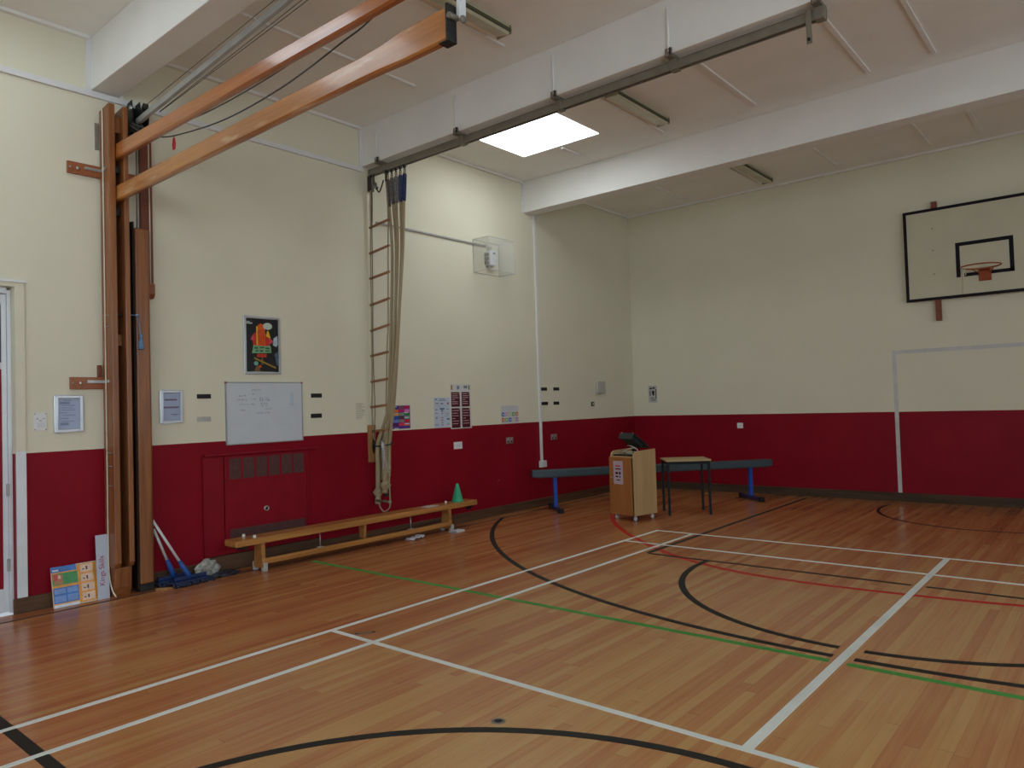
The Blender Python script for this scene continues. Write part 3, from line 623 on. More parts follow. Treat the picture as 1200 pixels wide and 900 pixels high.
p.prism([(-.06, -.01), (-.06, .175), (-.045, .215), (-.015, .23), (.02, .215), (.035, .18), (.035, -.01)], .0066, .0076, og)
for u in (-.036, -.015, .008): p.box(u, u+.008, -.005, .17, .0076, .0080, rd)
p.box(-.066, -.054, .0, .20, .0076, .0080, yl)
p.prism([(.045, .10), (.10, .075), (.075, .155), (.06, .155)], .0070, .0076, yl)
p.prism([(.066+.055*math.cos(q*PI/8), .205+.036*math.sin(q*PI/8)) for q in range(16)], .0076, .0082, wt)
p.prism([(-.12, -.085), (-.105, .0), (.0, -.008), (.095, .0), (.105, -.075), (.0, -.082)], .0080, .0086, gn)
for (u0, u1, v) in [(-.09, -.05, -.03), (-.03, .02, -.022), (.035, .085, -.03), (-.085, -.045, -.06), (-.03, .01, -.06), (.03, .08, -.058)]: p.box(u0, u1, v-.008, v+.008, .0086, .0090, K('poster dark green', 58, 96, 74))
p.prism([(-.065, -.125), (-.06, -.088), (.05, -.09), (.045, -.125)], .0066, .0076, rd); p.box(-.014, .006, -.205, -.125, .0066, .0072, br2)
p.prism([(-.10, -.125), (-.095, -.145), (.155, -.245), (.155, -.225)], .0076, .0082, K('poster mustard', 150, 128, 50))
p.prism([(-.075+.026*math.cos(q*PI/4), -.19+.024*math.sin(q*PI/4)) for q in range(8)], .0066, .0072, tl)
p.prism([(-.10, -.27), (-.06, -.21), (-.03, -.225), (-.035, -.265), (.0, -.27)], .0066, .0070, br2); p.prism([(-.05, -.235), (-.03, -.205), (-.01, -.23)], .0070, .0074, og)
p.text('WWW', .026, (-.085, -.283, .0066), wt); p.box(-.045, .125, -.289, -.277, .0066, .0072, wt)
p.box(-.185, -.11, .222, .235, .0066, .0072, MATS['poster pale']); p.box(-.185, -.14, .24, .247, .0066, .0072, MATS['poster pale'])
p.prism([(.135, .08), (.18, .11), (.185, .015), (.165, -.01), (.125, .005)], .0066, .0070, K('poster glint', 170, 190, 200)); p.prism([(.14, -.09), (.185, -.06), (.185, -.2), (.165, -.21), (.15, -.12)], .0066, .0070, K('poster steel blue', 84, 104, 122))
p.build('print', bk, t)

t, a, c = wallthing('whiteboard', 'white dry-wipe board with faint writing above the red heater panel', 'whiteboard', -7.95, -7.055, 1.25, 1.888)
wbp = MB(ML).box(-a+.006, a-.006, -c+.006, c-.006, .002, .013, mat('whiteboard enamel', (.58, .63, .68), .18, var=.02))
random.seed(4)
fi = mat('faint marker ink', (.32, .35, .44), .4); fb = mat('faint blue wipe', (.46, .56, .66), .3)
for (u, v, n_, wd) in [(-.16, .235, 1, .10), (-.30, .175, 1, .07), (-.32, .135, 1, .11), (-.31, .085, 1, .10), (-.30, .03, 1, .07), (-.17, .19, 1, .05), (-.17, .14, 1, .05), (-.07, .15, 2, .10), (-.17, .085, 1, .05), (-.06, .09, 2, .08), (.0, .035, 1, .06), (-.13, -.005, 1, .17)]:
    for k in range(n_):
        uu = u+k*.0
        x_ = uu
        while x_ < uu+wd:
            s_ = random.uniform(.006, .016); wbp.box(x_, x_+s_, v-.004+random.uniform(-.006, .006)-k*.02, v+.004-k*.02+random.uniform(-.002, .008), .013, .0134, fi); x_ += s_+random.uniform(.003, .012)
for v in (.20, .145, .09, .04, -.01, -.075, -.13): wbp.box(-.19, .32, v-.0012, v+.0012, .013, .0133, fb)
for u in (-.19, .015, .28): wbp.box(u-.0012, u+.0012, -.19, .23, .013, .0133, fb)
wbp.prism([(.28, .07), (.335, .06), (.335, .21), (.30, .21)], .013, .0132, mat('pale blue wipe', (.45, .58, .70), .25))
wbp.build('panel', None, t)
frame_bars(MB(ML), a, c, .010, .001, .017).build('frame', mat('aluminium trim', (.36, .38, .40), .4, .5), t)
for u in (-a-.002, a-.016): MB(ML).box(u, u+.018, c-.014, c+.002, .0, .02).build('corner', mat('red plastic corner', (.28, .06, .06), .5), t)

def vent(label, y0, y1, z0, z1, m, group='dark slot vents'):
    t, a, c = wallthing('air_vent', label, 'air vent', y0, y1, z0, z1, group)
    frame_bars(MB(ML), a, c, .006, .0, .007).build('frame', m, t)
    s_ = MB(ML).box(-a+.004, a-.004, -c+.004, c-.004, 0, .002)
    nb = 4
    for k in range(nb): v = -c+.008+(2*c-.016)*k/(nb-1); s_.box(-a+.006, a-.006, v-.003, v+.003, .002, .005)
    s_.build('louvre', m, t)
M_VENT = mat('black vent', (.006, .006, .007), .5); M_VENTW = mat('pale vent', (.47, .46, .43), .6)
vent('black slot vent between the framed notice and the whiteboard', -8.24, -8.10, 1.724, 1.767, M_VENT)
vent('cream painted slot vent below the black one, left of the whiteboard', -8.243, -8.104, 1.497, 1.545, M_VENTW, 'pale slot vents')
vent('upper black slot vent right of the whiteboard', -6.936, -6.795, 1.717, 1.763, M_VENT)
vent('lower black slot vent right of the whiteboard', -6.943, -6.802, 1.490, 1.538, M_VENT)
vent('upper black slot vent right beside the white trunking, far end', -2.770, -2.618, 1.772, 1.822, M_VENT)
vent('upper black slot vent further from the white trunking, far end', -2.445, -2.298, 1.772, 1.822, M_VENT)
vent('lower black slot vent right beside the white trunking, far end', -2.765, -2.605, 1.546, 1.597, M_VENT)
vent('lower black slot vent further from the white trunking, far end', -2.452, -2.310, 1.546, 1.597, M_VENT)

# papers
def sheet(name, label, cat, y0, y1, z0, z1, m, draw, th=.0022):
    t, a, c = wallthing(name, label, cat, y0, y1, z0, z1)
    p = MB(ML).box(-a, a, -c, c, .0005, th, m); draw(p, a, c, th); o = p.build(name+'_print', m, t)
    o.name = 'print'; return t
def text_lines(p, a, c, th, n, m, u0=-.8, u1=.8, v0=.85, v1=-.8, h=.006, seed=1):
    rnd = random.Random(seed)
    for k in range(n):
        v = (v0+(v1-v0)*k/max(1, n-1))*c; e = u1-rnd.random()*.6*(u1-u0)*.6; x_ = u0
        while x_ < e:
            s_ = rnd.uniform(.08, .3); p.box(x_*a, min(x_+s_, e)*a, v-h/2, v+h/2, th, th+.0005, m); x_ += s_+.07
sheet('handwritten_note', 'cream note with lines of handwriting left of the rope ladder', 'note', -6.335, -6.165, 1.445, 1.652, mat('cream note paper', (.68, .66, .52), .6, var=.03),
      lambda p, a, c, th: text_lines(p, a, c, th, 10, mat('pencil grey', (.27, .25, .21), .7), seed=5, h=.007))
def purple(p, a, c, th):
    cols = [[('deep blue', 56, 44, 130), ('brown photo', 120, 80, 80), ('crimson', 190, 20, 90)], [('orange block', 215, 110, 40), ('magenta', 200, 30, 120), ('pink', 215, 120, 190)],
            [('peach', 205, 160, 110), ('sage', 120, 150, 120), ('leaf green', 44, 120, 60)], [('sky blue', 30, 90, 170), ('dark photo', 84, 50, 60), ('pale green', 110, 160, 130)],
            [('light blue', 100, 130, 200), ('grey photo', 140, 120, 126), ('tomato', 205, 44, 56)], [('plum', 84, 30, 100), ('rose', 210, 60, 80), ('salmon', 210, 110, 100)]]
    for i, row in enumerate(cols):
        for j, (n_, r, g, bb) in enumerate(row):
            v1 = c*(.96-i*.29); v0 = v1-c*.25; u0 = a*(-.94+j*.64); u1 = u0+a*.60
            p.box(u0, u1, v0, v1, th, th+.0005, K('collage '+n_, r, g, bb))
    for (u, v, wd) in [(-.9, .9, .4), (.3, .38, .5), (-.85, -.95, .5), (.35, -.58, .5), (.35, -.05, .5)]: p.box(u*a, (u+wd)*a, v*c-.006, v*c+.004, th+.0005, th+.0009, M_PAPER)
sheet('collage_poster', 'small purple poster with a grid of bright colour blocks right of the ropes', 'poster', -5.765, -5.476, 1.312, 1.602, K('poster violet', 88, 58, 140), purple)
lb = mat('light blue print', (.42, .50, .60), .5)
def pale(p, a, c, th):
    bl, rdk, gy = K('print blue', 70, 100, 140), K('print rust', 150, 100, 100), K('print grey', 120, 130, 145)
    p.box(-.9*a, -.6*a, .86*c, .92*c, th, th+.0005, bl); p.box(-.3*a, .4*a, .86*c, .92*c, th, th+.0005, gy); p.box(-.4*a, .5*a, .78*c, .82*c, th, th+.0005, gy)
    for (u, v, w_, h_, m) in [(-.6, .62, .4, .06, gy), (.0, .6, .3, .1, gy), (.75, .6, .22, .14, rdk), (0, .25, .6, .1, bl), (0, .12, .25, .12, gy), (.0, -.05, .18, .08, rdk), (-.7, .2, .3, .07, gy), (-.7, -.05, .3, .05, gy), (-.7, -.35, .2, .08, bl), (0, -.25, 1.6, .015, gy), (0, .42, 1.6, .012, gy), (.75, -.45, .4, .09, bl), (0, -.35, .3, .05, rdk), (0, -.5, .4, .05, rdk), (0, -.66, .3, .05, rdk), (-.7, -.8, .4, .05, gy), (.7, -.8, .4, .05, gy), (0, -.82, .16, .09, rdk), (.7, .22, .3, .05, gy), (.7, -.1, .35, .04, gy)]:
        p.box((u-w_/2)*a, (u+w_/2)*a, (v-h_/2)*c, (v+h_/2)*c, th, th+.0005, m)
sheet('information_sheet', 'pale blue information sheet with small diagrams left of the maroon poster', 'poster', -5.056, -4.762, 1.296, 1.692, mat('pale blue paper', (.50, .57, .68), .5, var=.05), pale)
def maroon(p, a, c, th):
    mr, tx, ol = K('poster maroon', 82, 28, 42), K('poster pink text', 196, 160, 165), K('poster olive', 140, 120, 60)
    for (u0, u1, v0, v1) in [(-.92, -.10, -.02, .64), (.08, .86, -.02, .64), (-.92, -.10, -.96, -.06), (.08, .86, -.96, -.06)]:
        if v0 < -.5: v1 = -.08
        p.box(u0*a, u1*a, v0*c, v1*c, th, th+.0005, mr)
        n_ = 6; rnd = random.Random(int(u0*10+v0*100))
        for k in range(n_):
            v = v1-(v1-v0)*(.12+.8*k/n_); p.box((u0+.08)*a, (u0+(.35 if k == 3 else rnd.uniform(.55, .7)))*a, v*c-.004, v*c+.004, th+.0005, th+.0009, tx)
        p.box((u1-.1)*a, u1*a, (v1-.12)*c, v1*c, th+.0005, th+.0009, ol)
    p.box(-.92*a, -.78*a, .74*c, .95*c, th, th+.0005, ol); p.box(.76*a, .88*a, .74*c, .95*c, th, th+.0005, ol)
    p.box(-.35*a, -.12*a, .76*c, .92*c, th, th+.0005, K('print grey', 120, 130, 145)); p.box(.3*a, .65*a, .8*c, .93*c, th, th+.0005, MATS['print grey'])
    p.box(-.07*a, .04*a, -.99*c, .99*c, th, th+.0007, K('poster lilac white', 205, 205, 215))
sheet('maroon_poster', 'tall two-column poster of maroon text panels on white', 'poster', -4.75, -4.348, 1.268, 1.872, mat('poster white paper', (.60, .60, .60), .5, var=.03), maroon)
def values(p, a, c, th):
    cols = [[(60, 120, 190), (200, 160, 190), (190, 200, 150), (110, 170, 90), (200, 130, 80)], [(205, 125, 60), (140, 180, 120), (90, 100, 190), (200, 205, 190), (190, 140, 180)]]
    for i in range(2):
        for j in range(5):
            u = (-.82+j*.41)*a; v = (.02-i*.62)*c
            p.box(u-.165*a, u+.165*a, v-.22*c, v+.22*c, th, th+.0005, K('icon %d %d' % (i, j), *cols[i][j]))
            p.box(u-.06*a, u+.08*a, v-.08*c, v+.06*c, th+.0005, th+.0009, M_PAPER)
    text_lines(p, a, c, th, 3, lb, -.5, .6, .85, .5, .006, 3)
sheet('icon_poster', 'white sheet with two rows of small coloured icons just above the red', 'poster', -3.715, -3.335, 1.300, 1.557, mat('poster white blue paper', (.56, .58, .62), .5, var=.03), values)
tp, a, c = (None, 0, 0)
tp = thing('small_poster', 'small grey picture poster on the far wall near the corner', 'poster', (.395, 0, 1.68))
p = MB(MF).box(-.085, .085, -.15, .15, .0005, .002, mat('grey white paper', (.42, .42, .42), .6)); dk = K('print dark brown', 48, 36, 36)
p.box(-.06, -.01, .09, .115, .002, .0025, dk); p.box(.0, .05, .095, .12, .002, .0025, dk); p.prism([(-.015, .06), (.035, .06), (.03, -.02), (.01, -.03), (-.01, .0)], .002, .0025, dk); p.box(-.06, -.04, -.03, .05, .002, .0025, K('print mid grey', 110, 100, 95)); p.box(.055, .075, -.09, .09, .002, .0025, MATS['print mid grey'])
p.box(-.05, .03, -.08, -.065, .002, .0025, MATS['print mid grey']); p.box(-.04, .05, -.115, -.1, .002, .0025, MATS['print mid grey']); p.build('print', None, tp)

# sockets, boxes
def socket(label, y0, y1, z0, z1, metal, M=ML, name='wall_socket', x=None):
    t = thing(name, label, 'socket', (0, (y0+y1)/2, (z0+z1)/2) if x is None else (x, 0, (z0+z1)/2), group=None)
    a, c = (y1-y0)/2, (z1-z0)/2
    MB(M).box(-a, a, -c, c, 0, .009).build('plate', M_GALV if metal else M_TRUNK, t, .003)
    if metal:
        for s in (-1, 1):
            MB(M).box(s*a*.5-.013, s*a*.5+.013, -c*.6, -c*.1, .009, .011).build('outlet', M_BLACK, t)
            MB(M).box(s*a*.5-.007, s*a*.5+.007, c*.25, c*.6, .009, .013).build('rocker', M_PAPER, t)
    else: MB(M).box(-a*.45, a*.45, -c*.4, c*.4, .009, .013).build('rocker', M_PAPER, t, .001)
socket('white blank socket plate on the red wall, left of two metal sockets', -4.711, -4.552, .995, 1.090, False)
socket('metal double socket below the icon poster', -3.628, -3.478, 1.003, 1.093, True)
socket('metal double socket right of the white trunking', -2.555, -2.400, .998, 1.086, True)
socket('small white switch plate on the red far wall', -.05, .05, 1.062, 1.152, False, MF, 'wall_switch', 2.006)
t = thing('junction_box', 'white junction box at the foot of the vertical trunking', 'junction box', (0, -2.805, .645))
MB(ML).box(-.068, .068, -.05, .05, 0, .05).build('box', M_TRUNK, t, .004); MB(ML).box(-.06, .06, -.042, .042, .05, .055).build('cover', M_PAPER, t, .002)
t = thing('wall_sounder', 'pale grey box unit on the cream wall near the far corner', 'wall unit', (0, -1.118, 1.818))
MB(ML).box(-.12, .12, -.103, .103, 0, .045).build('housing', mat('pale grey plastic', (.44, .44, .40), .5), t, .008); MB(ML).box(-.10, .02, -.112, -.10, .005, .04).build('lower_lip', M_RUBBER, t)
t = thing('black_wall_switch', 'tiny black switch below the pale grey wall unit', 'switch', (0, -1.358, 1.538))
MB(ML).box(-.042, .042, -.037, .037, 0, .012).build('plate', mat('brown black plastic', (.03, .025, .02), .5), t, .003); MB(ML).box(-.02, .02, -.02, .02, .012, .018).build('rocker', M_RUBBER, t, .002)

# clear guard box with sensor
t = thing('clear_guard_box', 'clear plastic guard box sticking out from the cream wall', 'guard box', (0, -3.945, 3.672))
gd, ga, gc = .30, .272, .232
M_CLR = clear('clear acrylic', (.965, .97, .965), .12)
MB(ML).box(-ga, ga, -gc, gc, gd-.004, gd).build('front_panel', M_CLR, t); MB(ML).box(-ga, ga, gc-.004, gc, 0, gd-.004).build('top_panel', M_CLR, t)
for s in (-1, 1): MB(ML).box(s*ga-.002, s*ga+.002, -gc, gc-.004, 0, gd-.004).build('side_panel', M_CLR, t)
e = MB(ML); ed = .004
for (u, v) in ((-ga, -gc), (-ga, gc), (ga, -gc), (ga, gc)): e.box(u-ed, u+ed, v-ed, v+ed, 0, gd)
for v in (-gc, gc): e.box(-ga, ga, v-ed, v+ed, gd-ed, gd+ed); e.box(-ga, ga, v-ed, v+ed, 0, .008)
for u in (-ga, ga): e.box(u-ed, u+ed, -gc, gc, 0, .008); e.box(u-ed, u+ed, -gc, gc, gd-ed, gd+ed)
e.build('edge', clear('cloudy acrylic edge', (.82, .82, .80), .35), t)
t = thing('alarm_unit', 'small white alarm unit inside the clear guard box', 'alarm', (0, -3.90, 3.672))
MB(ML).box(-.05, .07, -.10, .11, 0, .09).build('body', mat('white alarm plastic', (.72, .76, .82), .4), t, .008)
for v in (-.07, -.01, .05): MB(ML).box(-.085, -.05, v-.022, v+.022, .0, .07).build('terminal', M_STEEL, t, .004)
MB(ML).box(.01, .05, .06, .08, .09, .094).build('lens', M_IRON, t); MB(ML).box(-.02, .03, .11, .175, 0, .05).build('cable_gland', M_RUBBER, t)
MB(ML).box(-.045, .06, -.125, -.10, .0, .05).build('base', M_STEEL, t)

# heater cupboard set in the red wall
t = thing('wall_heater', 'red painted wall heater panel with brown grilles below the whiteboard', 'heater', (0, -7.505, 0))
MB(ML).box(-.475, .475, .165, 1.143, 0, .022).build('casing', M_REDP, t, .003)
MB(ML).box(-.685, -.483, .165, 1.143, 0, .016).build('side_panel', M_REDP, t, .003)
MB(ML).box(-.69, .64, 1.150, 1.172, 0, .045).build('top_ledge', M_REDP, t, .004)
MB(ML).box(-.70, -.685, .165, 1.15, 0, .026).box(.475, .49, .165, 1.15, 0, .03).build('edge_strip', M_REDP, t, .002)
g = MB(ML).box(-.445, .45, .885, 1.128, .022, .026, M_REDP)
for k in range(6):
    u0 = -.435+k*.148
    g.box(u0+.008, u0+.132, .905, 1.115, .026, .0268, M_GRILLE)
    for q in range(9): g.box(u0+.008, u0+.132, .912+q*.0235, .919+q*.0235, .0268, .030, M_GRILLE)
g.build('upper_grille', None, t)
g = MB(ML).box(-.43, .44, .265, .405, .022, .025, M_GRILLE)
for q in range(6): g.box(-.43, .44, .275+q*.023, .283+q*.023, .025, .029, M_GRILLE)
g.build('lower_grille', None, t)
MB(ML).lathe([(.0, .024), (.014, .024), (.014, .032), (.027, .032), (.029, .022)], (-.02, .568, 0), 'Z', n=20).build('lock_rosette', M_GALV, t)
MB(ML).lathe([(0, .03), (.013, .03), (.013, .024)], (-.02, .568, 0), 'Z', n=14).build('keyhole', M_BLACK, t)
MB(ML).box(-.69, .64, .178, .20, 0, .036).build('bottom_ledge', M_REDP, t, .003)

# ------------------------------------------------------------------ basketball backboard
t = thing('basketball_backboard', 'cream basketball backboard with black border and red hoop on the far wall', 'basketball hoop', (5.545, 0, 3.49))
M_BRD = mat('cream board paint', (.58, .555, .41), .5, var=.03, scale=3); M_BRDK = mat('board black paint', (.012, .009, .014), .6, spec=.15); M_HOOP = mat('hoop red paint', (.33, .075, .026), .5, spec=.2)
BD = .10; a, c = .962, .645
MB(MF).box(-a, a, -c, c, BD-.02, BD).build('board', M_BRD, t, .003)
frame_bars(MB(MF), a, c, .042, BD, BD+.0015).build('border_line', M_BRDK, t)
q = MB(MF)
q.box(-.332, .332, .06, .11, BD, BD+.0016).box(-.332, -.282, -.365, .06, BD, BD+.0016).box(.282, .332, -.365, .06, BD, BD+.0016).box(-.24, .332, -.365-.0, -.318, BD, BD+.0016)
q.build('target_square', M_BRDK, t)
for s in (-1, 1):
    MB(MF).box(s*.575-.033, s*.575+.033, -.93, .74, .0015, BD-.02).build('wall_timber', mat('red brown timber', (.20, .045, .022), .5, var=.2), t, .004)
hx = .0; hz = -.30
ring = [(hx+.225*math.cos(k*PI/16), hz, BD+.15+.225+.225*math.sin(k*PI/16)) for k in range(33)]
MB(MF).tube(ring, .009, None, 8, False).build('ring', M_HOOP, t)
MB(MF).box(hx-.072, hx+.072, hz-.15, hz+.012, BD, BD+.012).prism([(hx-.07, hz-.14), (hx+.07, hz-.14), (hx+.07, hz), (hx-.07, hz)], BD+.012, BD+.02).box(hx-.06, hx+.06, hz-.012, hz+.004, BD, BD+.17).build('ring_bracket', M_HOOP, t, .003)
for s in (-1, 1): MB(MF).tube([(hx+s*.06, hz-.05, BD+.01), (hx+s*.12, hz-.005, BD+.18)], .007, None, 6).build('ring_stay', M_HOOP, t)
nm = mat('dirty white net', (.50, .49, .42), .9)
for k, (u, d, ln) in enumerate([(-.22, .36, .34), (-.20, .45, .10), (-.19, .28, .09), (-.215, .40, .16)]):
    MB(MF).tube(spline([(u, hz, BD+d), (u+.012, hz-ln*.4, BD+d+.01), (u+.004, hz-ln, BD+d)], 5), .007, None, 6).build('net_strand', nm, t)
for (u, v) in ((-.60, .36), (-.60, .05), (-.60, -.28), (.60, .36), (.60, .05), (.60, -.28)):
    MB(MF).lathe([(0, BD+.003), (.008, BD+.003), (.010, BD)], (u, v, 0), 'Z', n=8).build('screw', M_STEEL, t)

# ------------------------------------------------------------------ fluorescent fittings (unlit)
def batten_light(yc, L, label):
    t = thing('ceiling_light', label, 'ceiling light', (2.80, yc, H), group=None)
    MB().box(-.035, .065, -L/2, L/2, -.055, 0).build('gear_tray', mat('yellowed white metal', (.42, .42, .27), .5), t, .004)
    MB().prism([(-.10, -.012), (-.075, -.06), (.05, -.085), (.068, -.06), (.068, -.012)], -L/2+.01, L/2-.01, axis=1).build('diffuser', mat('yellowed prismatic diffuser', (.50, .49, .35), .35), t, .003)
    MB().box(.066, .078, -L/2, L/2, -.062, -.03).build('clip_rail', mat('olive clip rail', (.07, .075, .035), .6), t)
    for s in (-1, 1): MB().box(-.09, .075, s*L/2-.008, s*L/2+.008, -.075, 0).build('end_cap', mat('olive end cap', (.28, .28, .18), .5), t, .003)
batten_light(-7.34, 1.22, 'unlit fluorescent batten light at the top edge, nearest the gym beam end')
batten_light(-4.36, 1.16, 'unlit fluorescent batten light right of the skylight')
batten_light(-1.03, 1.16, 'unlit fluorescent batten light beyond the last ceiling beam')

# ------------------------------------------------------------------ bench and small things on it
BX0, BX1, BT_, BB_ = .175, .395, .345, .282
t = thing('gym_bench', 'long low wooden gym bench along the red wall', 'bench', (.285, -6.40, 0))
h = (BX1-BX0)/2; y0, y1 = -1.68, 1.70
MB().box(-h, h, y0, y1, BB_, BT_).build('seat', M_BENCH, t, .008)
MB().box(.045, .085, -1.36, 1.24, .07, .125).build('lower_rail', M_BENCH, t, .006)
def leg(y):
    o = MB().prism([(-.10, .03), (.10, .03), (.075, .12), (.065, BB_), (-.065, BB_), (-.075, .12)], y-.02, y+.02, axis=1).build('leg', M_BENCH, t, .004)
    for s in (-1, 1): MB().box(s*.082-.020, s*.082+.020, y-.025, y+.025, 0, .04).box(s*.098-.009, s*.098+.009, y-.022, y+.025, .03, .085).build('rubber_foot', M_RUBBER, o, .006)
leg(-1.37); leg(1.24)
MB().prism([(-.045, BB_), (.06, BB_), (.05, .125), (-.035, .125)], -.11, -.08, axis=1).build('middle_brace', M_BENCH, t, .003)
for y in (-.70, .58):
    o = MB().tube([(.06, y, .12), (.06, y, BB_)], .0065, None, 8).build('tie_rod', M_GALV, t); MB().box(.04, .08, y-.03, y+.03, .125, .132).build('rod_plate', M_RUBBER, o)
MB().box(-.085, .085, y1-.10, y1-.06, BB_-.03, BB_).box(.0, .03, y1-.10, y1-.03, BB_-.06, BB_-.03).build('end_hook', M_BLACK, t, .004)
MB().box(-.085, .085, y0+.06, y0+.14, BB_-.03, BB_).build('end_hook', M_BLACK, t, .004)
cn = thing('sports_cone', 'green plastic marker cone standing on the far end of the bench', 'cone', (.29, -4.96, BT_))
MB().lathe([(0, .232), (.012, .232), (.018, .226), (.072, .012), (.078, .008), (.078, 0), (.070, 0)], n=24).build('cone', mat('green plastic', (.03, .36, .19), .4, var=.04), cn)
pb = MB().poly([(-.05, -.11, 0), (.08, -.10, .001), (.07, .10, .002), (-.06, .09, 0), (-.05, -.11, .0015), (.08, -.10, .0025), (.07, .10, .0035), (-.06, .09, .0015)], [(0, 1, 2, 3), (4, 5, 6, 7), (0, 1, 5, 4), (1, 2, 6, 5), (2, 3, 7, 6), (3, 0, 4, 7)]).build('paper_sheet', M_PAPER, None, loc=(.30, -5.46, BT_+.0005))
tag(pb, 'white sheet of paper lying on the bench short of the cone', 'paper')
for (x, y, l) in [(.215, -7.90, 'small white chalk stub at the near end of the bench, towards the wall'), (.365, -7.87, 'small white chalk stub at the near end of the bench, towards the front edge'), (.265, -5.15, 'small white chalk stub on the bench left of the green cone')]:
    o = MB().lathe([(0, 0), (.014, 0), (.016, .004), (.015, .022), (.010, .028), (0, .029)], n=12).build('chalk_stub', mat('chalk white', (.72, .72, .68), .7), None, loc=(x, y, BT_))
    tag(o, l, 'chalk', 'chalk stubs on the bench')
def floorpaper(name, label, x, y, rz, fold):
    n = 7; v = []; f = []
    for i in range(n):
        s_ = -.10+.20*i/(n-1); z = .004+fold*abs(math.sin(i*1.9))*.02+(.012 if fold and i == n-1 else 0)
        v += [(-.07, s_, z), (.07, s_, z+.004), (-.07, s_, z+.0015), (.07, s_, z+.0055)]
    for i in range(n-1):
        q = 4*i; f += [(q, q+1, q+5, q+4), (q+2, q+3, q+7, q+6), (q, q+2, q+6, q+4), (q+1, q+3, q+7, q+5)]
    f += [(0, 1, 3, 2), (4*n-4, 4*n-3, 4*n-1, 4*n-2)]
    o = MB().poly(v, f).build(name, M_PAPER, None, loc=(x, y, -.0015)); o.rotation_euler = (0, 0, rz); tag(o, label, 'paper'); return o
floorpaper('crumpled_paper', 'creased white paper on the floor under the middle of the bench front', .36, -5.77, .15, 1)
t = thing('paper_pad', 'small white paper pad on the floor by the far bench leg', 'paper pad', (.44, -5.15, 0), .12)
MB().box(-.05, .06, -.09, .10, 0, .018).build('sheets', M_PAPER, t, .002); MB().box(-.052, .062, -.09, -.072, .0, .0205).build('binding', M_INK, t)

# ------------------------------------------------------------------ padded balance beam in the corner
p1 = Vector((.455, -3.085, 0)); p2 = Vector((2.436, -.715, 0)); dv = (p2-p1); L0 = dv.length; ang = math.atan2(dv.y, dv.x)
t = thing('balance_beam', 'low padded blue-grey balance beam on blue legs across the far corner', 'balance beam', tuple(p1), ang)
MB().prism([(-.06, .50), (.06, .50), (.06, .59), (.045, .602), (-.045, .602), (-.06, .59)], -.345, L0+.35, axis=0).build('padded_bar', mat('blue grey vinyl', (.036, .064, .082), .5, var=.1), t, .006)
MB().box(-.28, L0+.29, -.045, .045, .485, .50).build('under_board', mat('dark board', (.03, .035, .035), .6), t)
M_BLUE = mat('royal blue steel', (.016, .070, .40), .4, spec=.3)
for x in (0, L0):
    lg = MB().box(x-.028, x+.028, -.028, .028, .055, .49).build('leg', M_BLUE, t, .005)
    MB().box(x-.032, x+.032, -.33, .30, .012, .062).build('foot', mat('dark blue steel', (.02, .035, .12), .4), lg, .006)
    for s, e_ in ((-1, -.33), (1, .30)): MB().box(x-.036, x+.036, e_-.03, e_+.03, .0, .068).build('foot_cap', M_BLACK, lg, .006)

# ------------------------------------------------------------------ lectern cabinet
t = thing('lectern_cabinet', 'beech lectern cabinet on castors standing in front of the balance beam', 'lectern', (2.00, -3.43, 0), math.radians(-12))
LWd, LDp = .42, .43     # local: x from -LWd (left) to 0 (right front corner), y 0..LDp away
M_BEECH = wood('pale beech board', (.44, .29, .135), (.54, .37, .185), 'Z', .45, 12); M_DOOR = wood('orange beech door', (.31, .122, .035), (.40, .165, .050), 'Z', .4, 14)
def side(x0, x1, nm):
    pf = [(0, .072), (LDp, .072), (LDp, .925), (.07, .91), (.035, .90), (.010, .875), (0, .84)]
    return MB().prism(pf, x0, x1, axis=0).build(nm, M_BEECH, t, .003)
side(-LWd, -LWd+.018, 'side_panel'); side(-.018, 0, 'side_panel')
for (y, z) in ((.02, .072), (0, .825)): MB().box(-LWd+.018, -.018, y, LDp, z, z+.019).build('shelf', M_BEECH, t, .002)
MB().box(-LWd+.018, -.018, LDp-.016, LDp, .092, .825).build('back_panel', M_BEECH, t)
dr = MB().box(-LWd-.006, -.030, -.020, -.001, .085, .832).build('door', M_DOOR, t, .003)
MB().lathe([(0, -.045), (.012, -.042), (.014, -.032), (.006, -.026), (.006, -.02)], (-LWd+.045, 0, .56), 'Y', n=12).build('knob', M_GALV, dr)
nt_ = MB(MF).box(-.345, -.175, .475, .78, .0205, .0215, mat('pink white notice', (.50, .40, .46), .6, var=.04))
for (u0, u1, v, h_, m) in [(-.31, -.22, .715, .018, 'poster pink'), (-.31, -.21, .675, .016, 'poster maroon'), (-.31, -.26, .62, .03, 'poster maroon'), (-.245, -.215, .62, .036, 'deep navy'), (-.31, -.26, .575, .02, 'poster maroon'), (-.245, -.215, .575, .022, 'print blue'), (-.295, -.225, .53, .014, 'poster maroon')]:
    if m == 'deep navy': K('deep navy', 30, 20, 60)
    nt_.box(u0, u1, v-h_/2, v+h_/2, .0215, .0219, MATS[m])
o = nt_.build('notice', None, dr); o['label'] = 'white notice with coloured print'
for (x, y) in ((-.045, .05), (-LWd+.045, .05), (-.045, LDp-.05), (-LWd+.045, LDp-.05)):
    cs = MB().tube([(x, y, .045), (x, y, .074)], .010, None, 8).box(x-.018, x+.018, y-.02, y+.02, .066, .072).build('castor', M_GALV, t)
    MB().lathe([(0, -.013), (.024, -.013), (.028, -.008), (.028, .008), (.024, .013), (0, .013)], (x, y, .028), 'X', n=16).build('wheel', mat('pale castor wheel', (.52, .52, .55), .4), cs)
LM = t.matrix_basis
